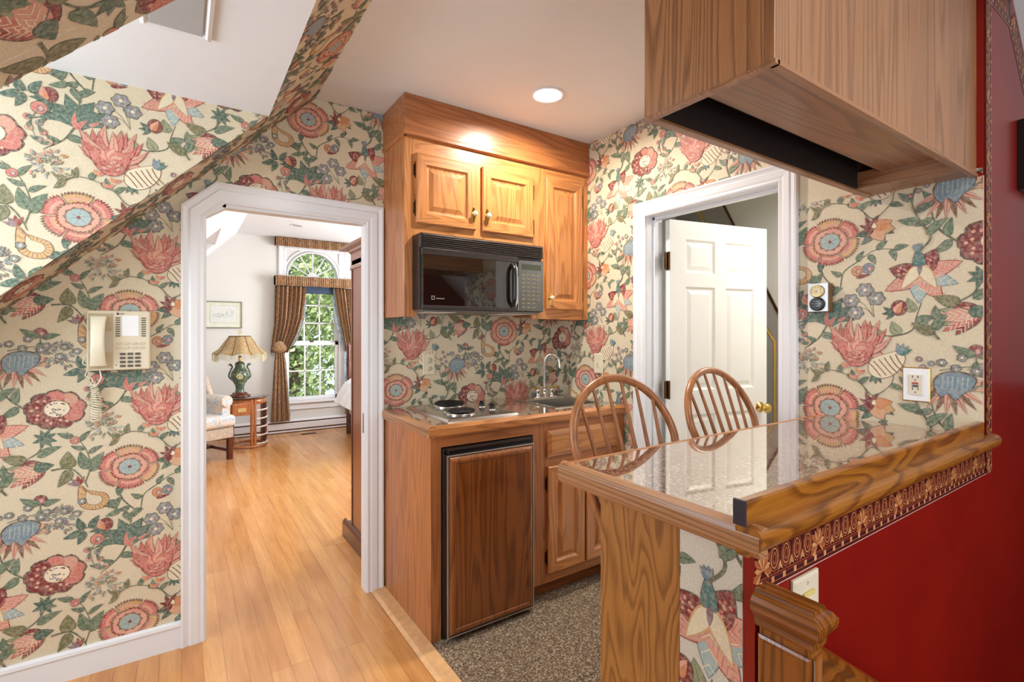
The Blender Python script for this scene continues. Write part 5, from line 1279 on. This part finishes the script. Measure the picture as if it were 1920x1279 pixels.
# picture
pc = thing('picture_frame', (.43, BY-.001, 1.53), 'pale landscape drawing with a cream mat in a thin green frame on the bedroom wall', 'picture')
b = MB(); b.sweep([(.225, 1.362), (.225, 1.692), (.634, 1.692), (.634, 1.362)], [(0, 0), (0, .020), (-.008, .022), (-.012, .016), (-.012, 0)], lambda u, v, h: (u, BY-.001-h, v), closed=True); b.build('frame', plain('sage_green_frame', (138, 142, 112), .4, .2), pc)
b = MB(); b.box(.234, .625, BY-.010, BY-.001, 1.371, 1.683); b.build('mat_board', plain('cream_mat', (224, 226, 210), .8), pc)
b = MB(); b.box(.295, .568, BY-.0115, BY-.0098, 1.434, 1.632); pr = b.build('drawing', plain('drawing_paper', (222, 226, 222), .8, 0, .03, 30), pc)
b = MB(); random.seed(3)
for i in range(70):
    x = random.uniform(.31, .55); z = 1.49+.05*random.random()+(.04*random.random() if x > .44 else 0)
    b.tube([(x, BY-.012, z), (x+random.uniform(.004, .02), BY-.012, z+random.uniform(-.012, .014))], .0008, 4)
for (x0, x1, z0, z1) in ((.47, .52, 1.53, 1.575),): b.tube([(x0, BY-.012, z0), (x0, BY-.012, z1), ((x0+x1)/2, BY-.012, z1+.02), (x1, BY-.012, z1), (x1, BY-.012, z0)], .001, 4)
b.build('ink_lines', plain('grey_ink', (110, 112, 108), .8), pr)
b = MB()
for (a0, a1, b0, b1) in ((.287, .576, 1.425, 1.427), (.287, .576, 1.639, 1.641), (.287, .289, 1.425, 1.641), (.574, .576, 1.425, 1.641)): b.box(a0, a1, BY-.0106, BY-.0098, b0, b1)
b.build('mat_line', plain('grey_mat_line', (150, 152, 138), .7), pc)
# side table
TX, TY = .635, 6.42
tb = thing('side_table', (TX, TY, 0), 'round rattan side table with a dark glass top carrying the table lamp', 'table')
b = MB(); b.lathe([(.001, .566), (.215, .566), (.222, .570), (.222, .577), (.215, .580), (.001, .580)], (TX, TY, 0), 'z', 40); b.build('tabletop', plain('dark_glass_tabletop', (70, 58, 50), .08, 0, .05, coat=1.0), tb)
b = MB(); b.lathe([(.185, .50), (.19, .505), (.19, .566), (.17, .566)], (TX, TY, 0), 'z', 32); b.build('apron', RAT, tb)
b = MB(); b.box(TX-.17, TX+.02, TY-.195, TY-.165, .385, .52); b.build('drawer_box', RAT, tb, .006); 
b = MB(); b.box(TX-.115, TX-.035, TY-.199, TY-.194, .425, .468); b.build('drawer_panel', plain('pale_cane_panel', (206, 176, 120), .6), tb)
b = MB()
for (dx_, dy_) in ((-.185, -.03), (-.06, -.20), (-.185, .10), (.0, .19)): pass
for (dx_, dy_) in ((.02, -.185), (.055, -.178), (-.175, -.06), (-.14, .12), (.06, .17)):
    c = MB(); c.tube([(TX+dx_, TY+dy_, .0), (TX+dx_, TY+dy_, .56)], .014, 10); c.build('leg', RAT, tb)
b = MB(); b.tube([(TX+.19*math.cos(2*math.pi*i/32), TY+.19*math.sin(2*math.pi*i/32), .025) for i in range(32)], .016, 8, closed=True); b.build('base_ring', RAT, tb)
for k in range(5):
    c = MB(); z = .05+.095*k; c.tube([(TX+.20*math.cos(t), TY+.20*math.sin(t), z) for t in [math.radians(-70+100*i/16) for i in range(17)]], .009, 8); c.build('cane_band', plain('pale_wrapped_cane', (214, 204, 192), .5), tb)
for k in range(4):
    c = MB(); t = math.radians(-48+24*k); c.tube([(TX+.188*math.cos(t), TY+.188*math.sin(t), .02), (TX+.188*math.cos(t), TY+.188*math.sin(t), .50)], .011, 6); c.build('slat', MAH, tb)
# lamp
LX, LY2, LZ = .553, 6.40, .5802
lp = thing('table_lamp', (LX, LY2, LZ), 'green ceramic vase lamp with a fringed olive bell shade on the rattan side table', 'lamp')
b = MB(); b.lathe([(.105, 0), (.11, .006), (.105, .02), (.08, .028), (.075, .045), (.06, .05)], (LX, LY2, LZ), 'z', 32); b.build('base', MAH, lp)
b = MB(); b.lathe([(.05, .05), (.045, .07), (.042, .10), (.052, .14), (.082, .19), (.094, .235), (.086, .28), (.062, .315), (.048, .34), (.052, .36), (.046, .385), (.02, .40)], (LX, LY2, LZ), 'z', 28)
vs_ = b.build('vase', mat_cloth('mottled_green_glaze', [(34, 62, 58), (70, 104, 98), (44, 66, 48), (130, 136, 96), (56, 50, 36)], 22, .15), lp)
for s_ in (-1, 1):
    b = MB(); b.tube(spline([(LX+s_*.075, LY2, LZ+.19), (LX+s_*.108, LY2, LZ+.235), (LX+s_*.092, LY2, LZ+.30), (LX+s_*.075, LY2, LZ+.34), (LX+s_*.098, LY2, LZ+.365)], 6), .009, 8)
    for q_ in range(3): b.sphere((LX+s_*(.080+.014*q_), LY2, LZ+.365+.008*(q_ % 2)), .008, 5)
    b.build('handle', vs_.data.materials[0], vs_)
b = MB()
for i in range(8):
    a = i*.785; b.sphere((LX-.01+.024*math.cos(a), LY2-.088, LZ+.235+.022*math.sin(a)), .011, 5, sy=.5)
b.sphere((LX-.01, LY2-.092, LZ+.235), .012, 5); b.build('flower_relief', plain('cream_ceramic_flower', (196, 190, 140), .3), vs_)
b = MB(); b.tube([(LX, LY2, LZ+.39), (LX, LY2, LZ+.69)], .005, 8); b.lathe([(.014, .40), (.018, .42), (.016, .46), (.006, .47)], (LX, LY2, LZ), 'z', 12); b.build('stem', M['brass'], lp)
b = MB(); n = 72; rows = [(.108, .685), (.112, .680), (.125, .66), (.150, .625), (.178, .58), (.205, .535), (.240, .505), (.262, .488)]
vv = []
for k, (r, h) in enumerate(rows):
    q_ = k/(len(rows)-1)
    for i in range(n):
        a = 2*math.pi*i/n; rr = r*(1+.035*q_*math.cos(8*a)); vv.append((LX+rr*math.cos(a), LY2+rr*math.sin(a), LZ+h+.012*q_*math.cos(8*a)))
b.add(vv, [(k*n+i, k*n+(i+1) % n, (k+1)*n+(i+1) % n, (k+1)*n+i) for k in range(len(rows)-1) for i in range(n)], 0, None, True)
s_ = b.build('lamp_shade', SHD, lp); md = s_.modifiers.new('t', 'SOLIDIFY'); md.thickness = .003
b = MB()
for i in range(8):
    a = 2*math.pi*(i+.5)/8; b.tube([(LX+r*(1-.03*k/7)*math.cos(a), LY2+r*(1-.03*k/7)*math.sin(a), LZ+h-.010*k/7+.001) for k, (r, h) in enumerate(rows)], .0035, 5)
b.tube([(LX+.108*math.cos(2*math.pi*i/40), LY2+.108*math.sin(2*math.pi*i/40), LZ+.685) for i in range(40)], .006, 6, closed=True)
b.build('shade_braid', plain('dark_olive_braid', (96, 82, 48), .7), s_)
b = MB(); random.seed(5)
for i in range(150):
    a = 2*math.pi*i/150; r = .262*(1+.035*math.cos(8*a)); z = LZ+.488+.012*math.cos(8*a); b.tube([(LX+r*math.cos(a), LY2+r*math.sin(a), z), (LX+r*math.cos(a), LY2+r*math.sin(a), z-.075-random.random()*.01)], .0017, 3)
fr_ = b.build('beaded_fringe', plain('pale_gold_beads', (206, 196, 158), .4), s_); fr_['kind'] = 'stuff'
b = MB(); b.tube([(LX+.016*math.cos(t), LY2, LZ+.735+.016*math.sin(t)) for t in [2*math.pi*i/20 for i in range(20)]], .0035, 6, closed=True); b.tube([(LX, LY2, LZ+.69), (LX, LY2, LZ+.72)], .004, 6); b.build('finial', M['brass'], lp)
# armchair (local frame: origin front right foot, x to the right, front faces -y)
ac = bpy.data.objects.new('armchair', None); COL.objects.link(ac); ac.location = (.452, 5.862, 0); ac.rotation_euler = (0, 0, math.radians(27))
tag(ac, 'pale blue and beige patterned wing armchair with dark square legs beside the rattan table', 'armchair')
def lb(b, name, mat, bevel=0, seg=3, par=None): o = b.build(name, mat, None, bevel, seg=seg, origin=(0, 0, 0)); o.parent = par or ac; return o
b = MB(); b.box(-.66, 0, 0, .68, .225, .335); lb(b, 'seat_frame', CHB, .012)
b = MB(); b.box(-.575, .018, -.03, .56, .338, .462); lb(b, 'seat_cushion', CHN, .045, 5)
for (x0, x1) in ((-.665, -.575), (-.095, -.005)):
    b = MB(); b.box(x0, x1, .05, .66, .335, .59); b.tube([(( x0+x1)/2, .03, .60), ((x0+x1)/2, .66, .60)], .058, 14); lb(b, 'arm', CHN, .01)
b = MB(); b.prism([(.56, .335), (.70, .335), (.80, 1.04), (.74, 1.07), (.68, 1.04)], 'x', -.66, -.01); lb(b, 'backrest', CHB, .03, 4)
for x0 in (-.67, -.06):
    b = MB(); b.prism([(.34, .64), (.62, .64), (.70, 1.03), (.62, 1.02), (.50, .90)], 'x', x0, x0+.06); lb(b, 'wing', CHB, .02)
for (x, y) in ((-.645, .005), (-.05, .005), (-.05, .62), (-.645, .62)):
    b = MB(); b.box(x, x+.045, y, y+.045, 0, .23); lb(b, 'leg', MAH, .002)
b = MB(); b.box(-.63, -.02, .33, .35, .08, .11); b.box(-.63, -.61, .03, .64, .08, .11); b.box(-.04, -.02, .03, .64, .08, .11); lb(b, 'stretcher', MAH)
# armoire
ar = thing('armoire', (1.2, 2.95, 0), 'tall dark cherry armoire with a moulded cornice just inside the bedroom opening', 'armoire')
b = MB(); b.box(.888, 1.75, 2.66, 3.135, .08, 1.76); b.build('body', CHY, ar, .003)
b = MB(); b.box(.866, 1.77, 2.645, 3.275, 0, .085); b.prism([(.866, .085), (.874, .105), (.888, .110), (.888, .085)], 'y', 2.645, 3.268); b.build('plinth', MAH, ar, .002)
b = MB(); pts = [(0, 1.70), (-.006, 1.705), (-.004, 1.72), (0, 1.73), (0, 1.80), (-.012, 1.812), (-.012, 1.825), (-.03, 1.84), (-.034, 1.856), (0, 1.858)]
b.prism([(.888+p[0], p[1]) for p in pts]+[(.95, 1.858), (.95, 1.70)], 'y', 2.645, 3.16); b.box(.90, 1.75, 2.645, 3.16, 1.70, 1.858); b.prism([(.858, 1.842), (.855, 1.858), (1.79, 1.858), (1.79, 1.842)], 'y', 2.645, 3.33); b.build('cornice', CHY, ar)
b = MB(); b.box(.884, .889, 3.118, 3.138, .11, 1.70); b.build('corner_bead', MAH, ar)
# bed beyond
bd = thing('bed', (2.6, 5.8, 0), 'bed with a white coverlet and dark wooden post glimpsed beside the armoire', 'bed')
b = MB(); b.box(1.78, 3.4, 5.0, 6.45, .25, .62); b.build('mattress', CHB, bd, .04)
b = MB(); vv = []
for i in range(20):
    for j, (dx_, z) in enumerate([(.25, .70), (.06, .72), (-.02, .66), (-.10, .52), (-.14, .42)]): vv.append((1.76+dx_+.012*math.sin(i*1.9)*j*.4, 5.05+i*.073, z+.01*math.sin(i*2.1)*j*.5))
b.add(vv, [(i*5+j, i*5+j+1, (i+1)*5+j+1, (i+1)*5+j) for i in range(19) for j in range(4)], 0, None, True); b.box(2.0, 3.4, 5.05, 6.44, .62, .70); b.build('coverlet', plain('white_coverlet', (236, 236, 238), .8), bd)
b = MB(); b.lathe([(.03, 0), (.03, .25), (.022, .3), (.032, .5), (.026, .62), (.02, .7), (.03, .9), (.022, 1.05), (.028, 1.12), (.018, 1.17), (.001, 1.19)], (1.80, 6.50, 0), 'z', 16); b.build('bedpost', MAH, bd)
# ---------------- garden beyond the window ----------------
def mat_leaf(name, cols, sc):
    m = NT(name); v = m.obj(); n = m.noise(v, sc, 5, .75)
    m.l(m.ramp(n.outputs[0], [(.36+.3*i/(len(cols)-1), srgb(*c)) for i, c in enumerate(cols)]), m.b.inputs['Base Color'])
    m.set(rough=.8); m.bump(n.outputs[0], 1, .15); return m.m
LF = [mat_leaf('foliage_sun_in_colour', [(112, 136, 78), (164, 186, 116), (214, 228, 164), (246, 250, 228)], 3.2), mat_leaf('foliage_shade_in_colour', [(60, 82, 46), (110, 138, 74), (166, 190, 112), (226, 236, 184)], 3.6)]  # one leaf material in two palettes: sun and shade put into the greens
TRK = plain('grey_brown_bark', (110, 94, 78), .9, 0, .2, 10)
def tree(x, y, h, r, k, label, name='garden_tree'):
    t = thing(name, (x, y, -3.2), label, 'tree', 'trees outside the bedroom window')
    b = MB(); b.tube([(x, y, -3.2), (x+.1, y, h*.4), (x-.05, y, h*.8)], [.16, .12, .06], 8); b.build('trunk', TRK, t)
    b = MB(); rnd = random.Random(int(x*31+y*7))
    for i in range(3600):
        a = rnd.random()*6.283; u = rnd.uniform(-1, 1); q_ = rnd.random()**.4; rr = r*q_*math.sqrt(1-u*u)
        p = Vector((x+rr*math.cos(a), y+rr*math.sin(a), h*.5+u*h*.62*q_))
        d = Vector((rnd.uniform(-1, 1), rnd.uniform(-1, 1), rnd.uniform(-1, 1))).normalized(); e_ = d.orthogonal().normalized(); f_ = d.cross(e_); s_ = rnd.uniform(.045, .11)
        b.add([p-e_*s_, p-f_*s_*.5+d*s_*.2, p+e_*s_, p+f_*s_*.5-d*s_*.1], [(0, 1, 2, 3)])
    b.build('foliage', LF[k], t)
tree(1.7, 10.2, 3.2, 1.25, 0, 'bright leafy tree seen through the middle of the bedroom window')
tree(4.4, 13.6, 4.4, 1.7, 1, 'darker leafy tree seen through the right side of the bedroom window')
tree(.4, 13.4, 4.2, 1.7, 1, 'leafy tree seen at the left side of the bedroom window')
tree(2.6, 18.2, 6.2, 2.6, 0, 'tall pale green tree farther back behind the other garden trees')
b = MB(); b.box(-12, 16, 7.4, 30, -3.25, -3.2); struct(b.build('ground', plain('garden_lawn', (120, 142, 80), .9, 0, .2, 2)))
